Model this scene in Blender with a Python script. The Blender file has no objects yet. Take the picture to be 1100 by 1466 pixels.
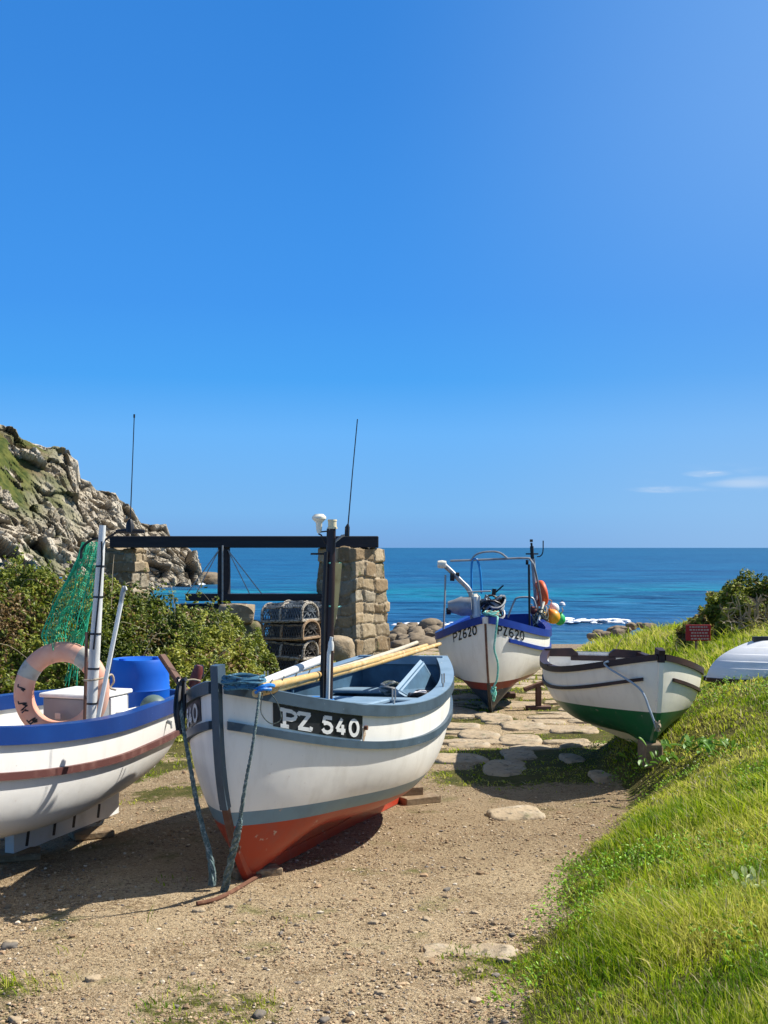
import bpy, math, random
import numpy as np
from mathutils import Vector, Matrix, noise as mnoise
random.seed(7); RNG = np.random.default_rng(7)
SC = bpy.context.scene
COL = SC.collection
F = 1700.0; CAMZ = 2.0

def W(px, py, Y):
    """true place of a photo point at depth Y"""
    return np.array([(px-550)/F*Y, Y, CAMZ-(py-784)/F*Y])

# ------------------------------------------------------------------ noise
def _h(ix, iy, iz, s=0):
    n = (ix.astype(np.int64)*374761393 + iy.astype(np.int64)*668265263 + iz.astype(np.int64)*2147483647 + s*1274126177) & 0xffffffff
    n = ((n ^ (n >> 13))*1274126177) & 0xffffffff
    n = ((n ^ (n >> 16))*2246822519) & 0xffffffff
    return ((n ^ (n >> 15)) & 0xffffff)/float(0xffffff)

def vnoise(P, s=0):
    P = np.asarray(P, float); i = np.floor(P); f = P-i; f = f*f*(3-2*f)
    x, y, z = i[..., 0], i[..., 1], i[..., 2]; r = 0
    for a in (0, 1):
        for b in (0, 1):
            for c in (0, 1):
                w = (f[..., 0] if a else 1-f[..., 0])*(f[..., 1] if b else 1-f[..., 1])*(f[..., 2] if c else 1-f[..., 2])
                r = r + w*_h(x+a, y+b, z+c, s)
    return r*2-1

def fbm(P, o=4, s=0):
    P = np.asarray(P, float); r = 0; a = 1; t = 0
    for k in range(o):
        r = r + a*vnoise(P*2**k, s+k); t += a; a *= .5
    return r/t

def worley(P, s=0):
    P = np.asarray(P, float); i = np.floor(P)
    f1 = np.full(P.shape[:-1], 9.); f2 = f1.copy(); cid = np.zeros(P.shape[:-1])
    for a in (-1, 0, 1):
        for b in (-1, 0, 1):
            for c in (-1, 0, 1):
                q = i+np.array([a, b, c])
                j = np.stack([_h(q[..., 0], q[..., 1], q[..., 2], s+k) for k in (1, 2, 3)], -1)
                d = np.sqrt(((q+j-P)**2).sum(-1)); idv = _h(q[..., 0], q[..., 1], q[..., 2], s+9)
                m = d < f1
                f2 = np.where(m, f1, np.minimum(f2, d)); cid = np.where(m, idv, cid); f1 = np.where(m, d, f1)
    return f1, f2, cid

def worley_v(P, s=0):
    P = np.asarray(P, float); i = np.floor(P)
    f1 = np.full(P.shape[:-1], 9.); f2 = f1.copy(); cid = np.zeros(P.shape[:-1]); off = np.zeros(P.shape)
    for a in (-1, 0, 1):
        for b in (-1, 0, 1):
            for c in (-1, 0, 1):
                q = i+np.array([a, b, c]); v = P-q-np.stack([_h(q[..., 0], q[..., 1], q[..., 2], s+k) for k in (1, 2, 3)], -1)
                d = np.sqrt((v**2).sum(-1)); idv = _h(q[..., 0], q[..., 1], q[..., 2], s+9); m = d < f1
                f2 = np.where(m, f1, np.minimum(f2, d)); cid = np.where(m, idv, cid); off = np.where(m[..., None], v, off); f1 = np.where(m, d, f1)
    g = np.stack([(cid*k) % 1 for k in (131., 577., 911.)], -1)-.5
    return f1, f2, cid, (off*g).sum(-1)

def sstep(a, b, x):
    t = np.clip((x-a)/(b-a), 0, 1); return t*t*(3-2*t)

# ------------------------------------------------------------------ materials
def newmat(name):
    m = bpy.data.materials.new(name); m.use_nodes = True
    nt = m.node_tree; b = nt.nodes['Principled BSDF']
    return m, nt, b

def N(nt, kind, **kw):
    n = nt.nodes.new(kind)
    for k, v in kw.items(): setattr(n, k, v)
    return n

def c4(c): return (c[0], c[1], c[2], 1)

def noise_mask(nt, vec, scale, lo, hi, detail=5, stretch=None, rough=.6):
    if stretch:
        mp = N(nt, 'ShaderNodeMapping'); mp.inputs['Scale'].default_value = stretch
        nt.links.new(vec, mp.inputs['Vector']); vec = mp.outputs['Vector']
    t = N(nt, 'ShaderNodeTexNoise'); t.inputs['Scale'].default_value = scale; t.inputs['Detail'].default_value = detail
    t.inputs['Roughness'].default_value = rough
    nt.links.new(vec, t.inputs['Vector'])
    r = N(nt, 'ShaderNodeMapRange'); r.inputs['From Min'].default_value = lo; r.inputs['From Max'].default_value = hi
    nt.links.new(t.outputs['Fac'], r.inputs['Value'])
    return r.outputs['Result'], t.outputs['Fac']

def mixc(nt, fac, a, b, mode='MIX'):
    m = N(nt, 'ShaderNodeMix', data_type='RGBA', blend_type=mode)
    for s, v in ((0, fac), (6, a), (7, b)):
        if hasattr(v, 'is_output') or isinstance(v, bpy.types.NodeSocket): nt.links.new(v, m.inputs[s])
        elif s == 0: m.inputs[0].default_value = v
        else: m.inputs[s].default_value = c4(v)
    return m.outputs[2]

def pmat(name, base, layers=(), rough=.6, spec=.4, metal=0, bump=None, coord='Object', trans=0):
    """layers: (colour, scale, lo, hi[, stretch]); bump: list of (scale, strength, distance)"""
    m, nt, b = newmat(name)
    tc = N(nt, 'ShaderNodeTexCoord'); v = tc.outputs[coord]
    if isinstance(base, str):
        at = N(nt, 'ShaderNodeAttribute', attribute_name=base); col = at.outputs['Color']
    else:
        rg = N(nt, 'ShaderNodeRGB'); rg.outputs[0].default_value = c4(base); col = rg.outputs[0]
    for L in layers:
        fac, _ = noise_mask(nt, v, L[1], L[2], L[3], stretch=L[4] if len(L) > 4 else None)
        col = mixc(nt, fac, col, L[0])
    nt.links.new(col, b.inputs['Base Color'])
    b.inputs['Roughness'].default_value = rough; b.inputs['Specular IOR Level'].default_value = spec; b.inputs['Metallic'].default_value = metal
    if bump:
        prev = None
        for (sc, st, di) in bump:
            t = N(nt, 'ShaderNodeTexNoise'); t.inputs['Scale'].default_value = sc; t.inputs['Detail'].default_value = 6
            nt.links.new(v, t.inputs['Vector'])
            bn = N(nt, 'ShaderNodeBump'); bn.inputs['Strength'].default_value = st; bn.inputs['Distance'].default_value = di
            nt.links.new(t.outputs['Fac'], bn.inputs['Height'])
            if prev: nt.links.new(prev, bn.inputs['Normal'])
            prev = bn.outputs['Normal']
        nt.links.new(prev, b.inputs['Normal'])
    if trans:
        out = nt.nodes['Material Output']
        tr = N(nt, 'ShaderNodeBsdfTranslucent'); nt.links.new(col, tr.inputs['Color'])
        mx = N(nt, 'ShaderNodeMixShader'); mx.inputs[0].default_value = trans
        nt.links.new(b.outputs[0], mx.inputs[1]); nt.links.new(tr.outputs[0], mx.inputs[2]); nt.links.new(mx.outputs[0], out.inputs['Surface'])
    return m

def hullmat(name, bands, top, grime=(.42, .36, .26), rough=.35, slope=0.0, grime_amt=.55, scuff=(.6, .5, .42)):
    """painted hull: colour bands up to heights (object space), weathering streaks"""
    m, nt, b = newmat(name)
    tc = N(nt, 'ShaderNodeTexCoord'); v = tc.outputs['Object']
    sp = N(nt, 'ShaderNodeSeparateXYZ'); nt.links.new(v, sp.inputs[0])
    mm = N(nt, 'ShaderNodeMath', operation='MULTIPLY_ADD'); nt.links.new(sp.outputs[0], mm.inputs[0]); mm.inputs[1].default_value = slope
    nt.links.new(sp.outputs[2], mm.inputs[2]); z = mm.outputs[0]
    rg = N(nt, 'ShaderNodeRGB'); rg.outputs[0].default_value = c4(top); col = rg.outputs[0]
    # grime: streaks running down and blotches
    f1, _ = noise_mask(nt, v, 3.0, .5, .85, stretch=(3, 3, .7))
    ml = N(nt, 'ShaderNodeMath', operation='MULTIPLY'); nt.links.new(f1, ml.inputs[0]); ml.inputs[1].default_value = grime_amt
    col = mixc(nt, ml.outputs[0], col, grime)
    f2, _ = noise_mask(nt, v, 26, .66, .74)
    ml2 = N(nt, 'ShaderNodeMath', operation='MULTIPLY'); nt.links.new(f2, ml2.inputs[0]); ml2.inputs[1].default_value = .35
    col = mixc(nt, ml2.outputs[0], col, scuff)
    for (sc, lo, hi, st, k, cc) in ((8, .69, .80, (5, 5, .3), .45, (.42, .25, .12)), (55, .70, .735, None, .6, (.28, .25, .2)), (16, .71, .745, (1, 1, 2.5), .45, (.4, .36, .3))):
        f6, _ = noise_mask(nt, v, sc, lo, hi, stretch=st); m6 = N(nt, 'ShaderNodeMath', operation='MULTIPLY'); nt.links.new(f6, m6.inputs[0]); m6.inputs[1].default_value = k
        col = mixc(nt, m6.outputs[0], col, cc)
    for (zz, c) in sorted(bands, reverse=True):
        lt = N(nt, 'ShaderNodeMath', operation='LESS_THAN'); nt.links.new(z, lt.inputs[0]); lt.inputs[1].default_value = zz
        f3, _ = noise_mask(nt, v, 9, .45, .8)
        cc = mixc(nt, f3, c, [x*.7+.03 for x in c])
        f4, _ = noise_mask(nt, v, 14, .66, .72)
        cc = mixc(nt, f4, cc, (.45, .34, .27))
        col = mixc(nt, lt.outputs[0], col, cc)
    nt.links.new(col, b.inputs['Base Color']); b.inputs['Roughness'].default_value = rough; b.inputs['Specular IOR Level'].default_value = .4
    t = N(nt, 'ShaderNodeTexNoise'); t.inputs['Scale'].default_value = 5; nt.links.new(v, t.inputs['Vector'])
    bn = N(nt, 'ShaderNodeBump'); bn.inputs['Strength'].default_value = .12; bn.inputs['Distance'].default_value = .03
    nt.links.new(t.outputs['Fac'], bn.inputs['Height']); nt.links.new(bn.outputs['Normal'], b.inputs['Normal'])
    return m

M = {}
M['hull540'] = hullmat('paint_white_red', [(.446, (.16, .27, .33)), (.360, (.40, .045, .020))], (.86, .83, .75), grime_amt=.35)
M['hull_left'] = hullmat('paint_white_plain', [], (.80, .78, .73), grime_amt=.2)
M['hull620'] = hullmat('paint_white_antifoul', [(.40, (.22, .045, .03)), (.30, (.01, .03, .06))], (.86, .83, .74), grime_amt=.3)
M['hull_green'] = hullmat('paint_cream_green', [(.344, (.015, .13, .045))], (.86, .80, .66), grime_amt=.35)
M['hull_dinghy'] = pmat('dinghy_white', (.74, .75, .76), [((.56, .56, .54), 4, .5, .9)], rough=.35)
M['blue_grey'] = pmat('blue_grey_paint', (.055, .088, .118), [((.035, .056, .075), 6, .45, .7), ((.25, .3, .34), 30, .68, .74)], rough=.45)
M['pale_blue'] = pmat('pale_blue_paint', (.21, .31, .40), [((.14, .22, .29), 5, .45, .75), ((.45, .5, .52), 30, .66, .72)], rough=.5)
M['deep_blue_in'] = pmat('interior_blue', (.06, .14, .22), [((.03, .07, .11), 4, .4, .7)], rough=.55)
M['royal'] = pmat('royal_blue_paint', (.006, .034, .165), [((.008, .05, .22), 3, .4, .7), ((.25, .32, .5), 40, .7, .75)], rough=.35)
M['royal620'] = pmat('ultramarine_paint', (.006, .026, .20), [((.01, .045, .27), 4, .4, .7)], rough=.35)
M['maroon'] = pmat('maroon_paint', (.022, .010, .011), [((.045, .018, .016), 6, .45, .7), ((.15, .1, .08), 40, .7, .76)], rough=.5)
M['brown_rub'] = pmat('brown_rubbing', (.10, .035, .03), [((.2, .1, .08), 12, .5, .75)], rough=.6)
M['white_gel'] = pmat('white_gelcoat', (.78, .77, .73), [((.55, .52, .45), 5, .5, .8)], rough=.4)
M['white_in'] = pmat('interior_white', (.74, .72, .66), [((.45, .42, .34), 5, .45, .8)], rough=.5)
M['shaded_white'] = pmat('locker_shaded_white', (.27, .28, .285), [((.24, .24, .24), 5, .45, .8)], rough=.5)  # grey tone stands for the white locker in shade
M['black'] = pmat('black_board', (.018, .019, .022), [((.05, .055, .06), 7, .5, .75)], rough=.45)
M['letter_white'] = pmat('letter_white', (.72, .72, .68), [((.5, .5, .46), 30, .55, .7)], rough=.5)
M['letter_black'] = pmat('letter_black', (.012, .012, .014), rough=.5)
M['mast_dark'] = pmat('tarred_pole', (.022, .012, .012), [((.075, .03, .03), 9, .5, .7, (1, 1, .2)), ((.2, .16, .13), 40, .7, .75)], rough=.4)
M['black_metal'] = pmat('black_metal', (.012, .012, .014), rough=.45)
M['steel'] = pmat('galvanised_steel', (.34, .35, .35), [((.2, .19, .18), 9, .5, .75)], rough=.5, metal=.3)
M['alu'] = pmat('weathered_pipe', (.70, .70, .66), [((.42, .40, .36), 12, .52, .78, (1, 1, .15))], rough=.45, metal=.0)
M['cream'] = pmat('cream_plastic', (.72, .62, .38), rough=.4)
M['cream_white'] = pmat('ivory_plastic', (.82, .76, .6), rough=.4)
M['bamboo'] = pmat('bamboo', (.56, .36, .13), [((.36, .2, .07), 8, .5, .75), ((.68, .52, .27), 14, .5, .7)], rough=.5)
M['bamboo_grey'] = pmat('weathered_bamboo', (.5, .44, .32), [((.3, .27, .22), 10, .5, .75)], rough=.6)
M['timber'] = pmat('raw_timber', (.26, .18, .10), [((.14, .09, .05), 5, .45, .7, (1, 6, 6)), ((.35, .28, .18), 20, .55, .7)], rough=.8, bump=[(40, .4, .01)])
M['timber_red'] = pmat('brown_timber', (.12, .055, .035), [((.2, .12, .09), 9, .5, .7)], rough=.7)
M['timber_pale'] = pmat('pale_plank', (.36, .31, .15), [((.26, .21, .09), 9, .5, .7)], rough=.7)
M['beam'] = pmat('tarred_beam', (.012, .012, .018), [((.03, .028, .03), 4, .45, .75, (.3, 3, 3))], rough=.6)
M['rope_dark'] = pmat('dark_rope', (.05, .065, .06), [((.12, .15, .14), 60, .5, .6)], rough=.9, bump=[(120, .6, .01)])
M['rope_teal'] = pmat('teal_rope', (.09, .14, .14), [((.26, .31, .29), 55, .5, .62), ((.04, .07, .075), 20, .5, .7)], rough=.9, bump=[(110, .7, .01)])
M['rope_green'] = pmat('turquoise_rope', (.14, .5, .40), [((.4, .62, .55), 50, .5, .65)], rough=.85)
M['rope_tan'] = pmat('tan_rope', (.42, .34, .24), [((.25, .18, .12), 40, .5, .65)], rough=.9)
M['rope_blue'] = pmat('blue_rope', (.05, .16, .24), [((.02, .05, .08), 40, .5, .62), ((.2, .36, .45), 60, .6, .68)], rough=.85)
M['rust'] = pmat('rusty_iron', (.13, .055, .03), [((.22, .11, .06), 20, .5, .7)], rough=.9)
M['tarp'] = pmat('blue_tarpaulin', (.012, .16, .5), [((.03, .3, .7), 5, .5, .75)], rough=.5, bump=[(9, .8, .03)])
M['barrel'] = pmat('blue_plastic', (.006, .10, .50), [((.01, .14, .58), 2.5, .45, .75)], rough=.42)
M['ring_pink'] = pmat('faded_orange', (.66, .29, .19), [((.70, .42, .31), 4, .4, .7), ((.45, .26, .18), 14, .6, .75)], rough=.65)
M['ring_grey'] = pmat('reflective_tape', (.40, .38, .33), [((.3, .28, .25), 20, .5, .7)], rough=.5)
M['ring_orange'] = pmat('ring_orange', (.72, .11, .03), rough=.5)
M['b_orange'] = pmat('orange_buoy', (.85, .22, .02), [((.8, .45, .03), 3, .45, .65)], rough=.4)
M['b_yellow'] = pmat('yellow_buoy', (.75, .47, .04), rough=.45)
M['b_green'] = pmat('green_buoy', (.03, .45, .12), rough=.4)
M['b_white'] = pmat('white_buoy', (.72, .7, .7), rough=.4)
M['b_maroon'] = pmat('maroon_buoy', (.13, .025, .02), [((.25, .12, .08), 14, .5, .7)], rough=.5)
M['grey_green'] = pmat('grey_green_plastic', (.10, .15, .14), rough=.5)
M['net_green'] = pmat('green_netting', (.03, .46, .26), rough=.7, trans=.25)
M['pot_net'] = pmat('pot_netting', (.06, .055, .05), [((.13, .12, .1), 20, .5, .7)], rough=.9)
M['pot_net_blue'] = pmat('pot_netting_grey', (.10, .12, .14), [((.22, .25, .26), 20, .5, .7)], rough=.9)
M['pot_rope'] = pmat('pot_lashing', (.40, .36, .29), [((.12, .10, .08), 30, .48, .58)], rough=.95)
M['pot_rope_rust'] = pmat('pot_lashing_rust', (.36, .25, .15), [((.15, .09, .05), 45, .48, .58)], rough=.95)
M['sign_red'] = pmat('sign_red', (.36, .012, .02), rough=.5)
M['sign_text'] = pmat('sign_lettering', (.5, .33, .31), rough=.6)
M['granite'] = pmat('granite_warm', (.36, .28, .18), [((.2, .15, .09), 2.2, .45, .7), ((.46, .4, .3), 7, .55, .75), ((.10, .09, .06), 13, .62, .74)], rough=.9, bump=[(6, .6, .06), (40, .5, .02)])
M['granite_dark'] = pmat('granite_mossy', (.24, .19, .12), [((.09, .10, .035), 3, .45, .65), ((.34, .29, .2), 9, .6, .75)], rough=.9, bump=[(7, .6, .06), (40, .5, .02)])
M['mortar'] = pmat('lime_mortar', (.30, .24, .16), [((.18, .14, .09), 6, .45, .7)], rough=.95, bump=[(30, .6, .02)])
M['slab'] = pmat('slab_granite', (.39, .30, .19), [((.30, .225, .14), 2.5, .45, .7), ((.43, .36, .26), 7, .52, .7), ((.14, .115, .075), 18, .56, .68), ((.15, .15, .06), 4, .60, .72)], rough=.9, bump=[(9, .7, .04), (50, .6, .012)], coord='Object')
M['shore_rock'] = pmat('shore_rock', (.22, .17, .11), [((.12, .09, .06), 1.5, .42, .65), ((.32, .26, .17), 5, .6, .75)], rough=.85, bump=[(5, .6, .06)])
M['gravel'] = pmat('gravel_stone', 'col', rough=.9)
M['grass'] = pmat('grass_blade', 'col', rough=.6, spec=.14, trans=.5)
M['leaf'] = pmat('bramble_leaf', 'col', rough=.5, spec=.35, trans=.3)
M['weed'] = pmat('weed_leaf', (.13, .27, .03), [((.2, .36, .06), 20, .5, .7)], rough=.45, trans=.3)
M['weed_pale'] = pmat('pale_leaf', (.46, .52, .26), [((.3, .4, .14), 20, .5, .7)], rough=.5, trans=.3)
M['twig'] = pmat('dead_branch', (.34, .28, .19), [((.2, .15, .1), 12, .5, .7)], rough=.9)
M['foam'] = pmat('foam', (.86, .88, .9), rough=.8, bump=[(2, .6, .2)])

# ------------------------------------------------------------------ mesh building
class MB:
    def __init__(s): s.v = []; s.f = []; s.n = 0; s.mi = []
    def add(s, v, f, mi=0):
        v = np.asarray(v, float).reshape(-1, 3); s.v.append(v)
        for q in f: s.f.append(tuple(int(i)+s.n for i in q)); s.mi.append(mi)
        s.n += len(v); return s
    def grid(s, P, mi=0, flip=False, closeu=False):
        a, b = P.shape[:2]; idx = np.arange(a*b).reshape(a, b); f = []
        for i in range(a if closeu else a-1):
            i2 = (i+1) % a
            for j in range(b-1):
                q = (idx[i, j], idx[i2, j], idx[i2, j+1], idx[i, j+1]); f.append(q[::-1] if flip else q)
        return s.add(P.reshape(-1, 3), f, mi)
    def box(s, c, size, rot=None, bev=.0, mi=0):
        sx, sy, sz = [x/2 for x in size]
        if bev <= 0:
            v = np.array([[x, y, z] for x in (-sx, sx) for y in (-sy, sy) for z in (-sz, sz)])
            f = [(0, 1, 3, 2), (4, 6, 7, 5), (0, 4, 5, 1), (2, 3, 7, 6), (0, 2, 6, 4), (1, 5, 7, 3)]
        else:
            b = min(bev, sx*.9, sy*.9, sz*.9); v = []; ids = {}
            for ix in (-1, 1):
                for iy in (-1, 1):
                    for iz in (-1, 1):
                        for ax in range(3):
                            p = [ix*(sx-b), iy*(sy-b), iz*(sz-b)]; full = (sx, sy, sz); p[ax] = (ix, iy, iz)[ax]*full[ax]
                            ids[(ix, iy, iz, ax)] = len(v); v.append(p)
            f = []
            for ax in range(3):
                o = [k for k in range(3) if k != ax]
                for sg in (-1, 1):
                    q = []
                    for (p, r) in ((-1, -1), (1, -1), (1, 1), (-1, 1)):
                        k = [0, 0, 0]; k[ax] = sg; k[o[0]] = p; k[o[1]] = r; q.append(ids[(*k, ax)])
                    f.append(q)
            for ax in range(3):
                o = [k for k in range(3) if k != ax]
                for p in (-1, 1):
                    for r in (-1, 1):
                        k = [0, 0, 0]; k[o[0]] = p; k[o[1]] = r
                        k1 = list(k); k1[ax] = -1; k2 = list(k); k2[ax] = 1
                        f.append((ids[(*k1, o[0])], ids[(*k2, o[0])], ids[(*k2, o[1])], ids[(*k1, o[1])]))
            for ix in (-1, 1):
                for iy in (-1, 1):
                    for iz in (-1, 1): f.append(tuple(ids[(ix, iy, iz, a)] for a in range(3)))
            v = np.array(v)
        if rot is not None: v = v@np.array(rot).T
        return s.add(v+np.array(c), f, mi)
    def tube(s, pts, r, n=8, caps=True, mi=0):
        P = np.asarray(pts, float); m = len(P); r = np.broadcast_to(np.asarray(r, float), (m,))
        T = np.gradient(P, axis=0); T /= np.linalg.norm(T, axis=1)[:, None]+1e-12
        u = np.cross(T[0], [0, 0, 1.]) if abs(T[0][2]) < .9 else np.cross(T[0], [1., 0, 0]); u /= np.linalg.norm(u)
        G = []
        for k in range(m):
            u = u-T[k]*u.dot(T[k]); u /= np.linalg.norm(u)+1e-12; w = np.cross(T[k], u)
            a = np.linspace(0, 2*np.pi, n, endpoint=False)
            G.append(P[k]+r[k]*(np.cos(a)[:, None]*u+np.sin(a)[:, None]*w))
        G = np.array(G); base = s.n; idx = np.arange(m*n).reshape(m, n); f = []
        for i in range(m-1):
            for j in range(n): f.append((idx[i, j], idx[i, (j+1) % n], idx[i+1, (j+1) % n], idx[i+1, j]))
        if caps: f.append(tuple(idx[0][::-1])); f.append(tuple(idx[-1]))
        return s.add(G.reshape(-1, 3), f, mi)
    def lathe(s, prof, c=(0, 0, 0), n=20, rot=None, mi=0):
        a = np.linspace(0, 2*np.pi, n, endpoint=False)
        P = np.array([[(r*math.cos(t), r*math.sin(t), z) for (r, z) in prof] for t in a])
        if rot is not None: P = P@np.array(rot).T
        P = P+np.array(c); s.grid(P, mi, closeu=True)
        return s
    def build(s, name, mat, parent=None, smooth=True, angle=40, col=None):
        me = bpy.data.meshes.new(name); V = np.concatenate(s.v) if s.v else np.zeros((0, 3))
        me.from_pydata(V.tolist(), [], s.f)
        return finish(me, name, mat, parent, smooth, angle, s.mi)

def finish(me, name, mat, parent=None, smooth=True, angle=40, mi=None):
    for m in (mat if isinstance(mat, (list, tuple)) else [mat]): me.materials.append(m)
    if mi is not None and any(mi): me.polygons.foreach_set('material_index', mi)
    me.polygons.foreach_set('use_smooth', [smooth]*len(me.polygons))
    me.update()
    if smooth: me.set_sharp_from_angle(angle=math.radians(angle))
    o = bpy.data.objects.new(name, me); COL.objects.link(o)
    if parent: o.parent = parent
    return o

def fastmesh(name, V, faces, mat, col=None, smooth=False, parent=None):
    """faces: list of int arrays (n,k)"""
    me = bpy.data.meshes.new(name); V = np.asarray(V, np.float32)
    me.vertices.add(len(V)); me.vertices.foreach_set('co', V.ravel())
    loops = np.concatenate([f.ravel() for f in faces]).astype(np.int32)
    tot = np.concatenate([np.full(len(f), f.shape[1]) for f in faces]).astype(np.int32)
    st = np.concatenate([[0], np.cumsum(tot)[:-1]]).astype(np.int32)
    me.loops.add(len(loops)); me.loops.foreach_set('vertex_index', loops)
    me.polygons.add(len(tot)); me.polygons.foreach_set('loop_start', st)
    if col is not None:
        at = me.color_attributes.new('col', 'FLOAT_COLOR', 'POINT')
        C = np.ones((len(V), 4), np.float32); C[:, :3] = col; at.data.foreach_set('color', C.ravel())
    me.materials.append(mat); me.update(calc_edges=True); me.validate()
    me.polygons.foreach_set('use_smooth', [smooth]*len(me.polygons))
    o = bpy.data.objects.new(name, me); COL.objects.link(o)
    if parent: o.parent = parent
    return o

def tag(o, label=None, cat=None, group=None, kind=None):
    if label: o['label'] = label
    if cat: o['category'] = cat
    if group: o['group'] = group
    if kind: o['kind'] = kind
    return o

def empty(name, label, cat, loc=(0, 0, 0), rot=(0, 0, 0), group=None):
    o = bpy.data.objects.new(name, None); COL.objects.link(o); o.location = loc; o.rotation_euler = rot; o.empty_display_size = .1
    return tag(o, label, cat, group)

def catenary(a, b, sag, n=10):
    a, b = np.array(a, float), np.array(b, float); t = np.linspace(0, 1, n)[:, None]
    p = a*(1-t)+b*t; p[:, 2] -= sag*4*t[:, 0]*(1-t[:, 0]); return p

def spline(pts, n=8):
    P = np.array(pts, float); Q = np.vstack([2*P[0]-P[1], P, 2*P[-1]-P[-2]]); out = []
    for i in range(1, len(Q)-2):
        for t in np.linspace(0, 1, n, endpoint=False):
            a, b, c, d = Q[i-1], Q[i], Q[i+1], Q[i+2]
            out.append(.5*((2*b)+(-a+c)*t+(2*a-5*b+4*c-d)*t*t+(-a+3*b-3*c+d)*t**3))
    out.append(P[-1]); return np.array(out)

def rotz(a): c, s = math.cos(a), math.sin(a); return np.array([[c, -s, 0], [s, c, 0], [0, 0, 1.]])
def rotx(a): c, s = math.cos(a), math.sin(a); return np.array([[1., 0, 0], [0, c, -s], [0, s, c]])
def roty(a): c, s = math.cos(a), math.sin(a); return np.array([[c, 0, s], [0, 1., 0], [-s, 0, c]])

_ICO = {}
def ico(sub):
    if sub not in _ICO:
        import bmesh
        bm = bmesh.new(); bmesh.ops.create_icosphere(bm, subdivisions=sub, radius=1)
        _ICO[sub] = (np.array([v.co[:] for v in bm.verts]), np.array([[v.index for v in f.verts] for f in bm.faces])); bm.free()
    return _ICO[sub]

def rock_geo(size, seed, sub=3, rough=.25, box=.35):
    v, f = ico(sub); v = v.copy()
    m = np.abs(v).max(1)[:, None]; v = v*(1-box)+v/m*.8*box
    off = np.array([seed*7.13 % 91, seed*3.7 % 53, seed*1.9 % 37])
    v = v*(1+rough*fbm(v*1.3+off, 3, seed % 50)[:, None]) + .05*rough*fbm(v*5+off, 2, seed % 31)[:, None]
    return v*np.array(size), f

# ------------------------------------------------------------------ ground shape
EXY = np.array([0, 4., 4.89, 6.08, 7.54, 8.8, 9.6, 10.3, 11.0, 12.4, 14, 16, 20, 26, 32, 40, 90]); EXX = np.array([.0, .3, .5, .82, 1.24, 1.66, 2.0, 2.15, 2.0, 2.2, 2.9, 3.3, 3.7, 4.3, 5.2, 8.5, 30])
def edge(Y): return np.interp(Y, EXY, EXX)
def bank(X, Y):
    d = X-edge(Y)
    k = np.interp(Y, [0, 6, 8, 10.4, 12.7, 20, 30, 60], [.2, .26, .36, .54, .52, .29, .2, .1])
    lim = np.interp(Y, [0, 9, 12, 16, 22], [1.2, .9, 1.3, 2.2, 3.]); lin = np.maximum(d, 0)+.26*np.exp(-((X-2.3)/.75)**2-((Y-11.3)/1.2)**2); lin = np.where(lin > lim, lim+(lin-lim)*.45, lin)
    return k*lin + .05*sstep(-.1, .35, d)*(Y < 20)
def mound(X, Y):
    top = np.interp(X, [-9, -5.2, -4.05, -3.3, -2.54, -2.1, -1.75, -1.45, -1.1], [1.8, 1.58, 1.36, 1.16, 1.0, .84, .5, .2, .0])
    return top*sstep(12.6, 15.4, Y+.12*np.sin(X*3.1))*(1-sstep(16.2, 19.5, Y))
def ground(X, Y):
    X = np.asarray(X, float); Y = np.asarray(Y, float)
    z = np.interp(Y, [0, 5, 6.6, 7.2, 10.4, 15.3, 29, 90], [.13, .05, .012, -.01, -.18, -.2, -.515, -5.1])
    left = sstep(-.6, -2.2, X)*sstep(17, 19.5, Y)*(1-sstep(27, 33, Y))*.12
    z = z-.05*sstep(-1.5, -2.1, X)*sstep(11.5, 10, Y)
    nz = fbm(np.stack([X*.9, Y*.9, 0*X], -1), 3, 3)*.018
    return z+bank(X, Y)+mound(X, Y)+left+nz

def grass_cover(X, Y):
    n = fbm(np.stack([X*1.6, Y*1.6, 0*X], -1), 3, 11)
    d = X-edge(Y)
    g = sstep(-.16, .16, d+.30*n+.12*fbm(np.stack([X*6, Y*6, 0*X], -1), 2, 12))
    g = np.maximum(g, .95*sstep(1.15, .75, np.sqrt(((X-1.75)/.85)**2+((Y-11.55)/.85)**2)+.35*n))   # shaded grass by the rowing boat
    g = np.maximum(g, sstep(12.1, 13.0, Y)*sstep(-1.3, -1.9, X+.3*n))                     # foot of the bramble bank
    g = np.maximum(g, .62*sstep(-.05, .35, n)*sstep(-.9, -1.7, X)*sstep(7.6, 6.8, Y))
    g = np.maximum(g, .5*sstep(.12, .4, n)*sstep(6.6, 5.6, Y))
    g = np.maximum(g, .8*sstep(.0, .3, n)*sstep(-1.4, -1.7, X)*sstep(9.8, 10.8, Y))      # left foreground tufts
    g = np.maximum(g, .9*sstep(11.8, 13, Y)*sstep(-1.0, -1.6, X+.2*n))
    g = np.maximum(g, .9*sstep(-.28, .05, n)*sstep(10.3, 11.2, Y)*sstep(.2, .7, X)*(1-sstep(29, 31, Y)))           # between the slabs
    g = np.maximum(g, .9*sstep(18, 20, Y)*sstep(.35, -.1, X+.2*n)*(1-sstep(29, 31, Y)))    # round the pillar
    return np.clip(g, 0, 1)

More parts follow.
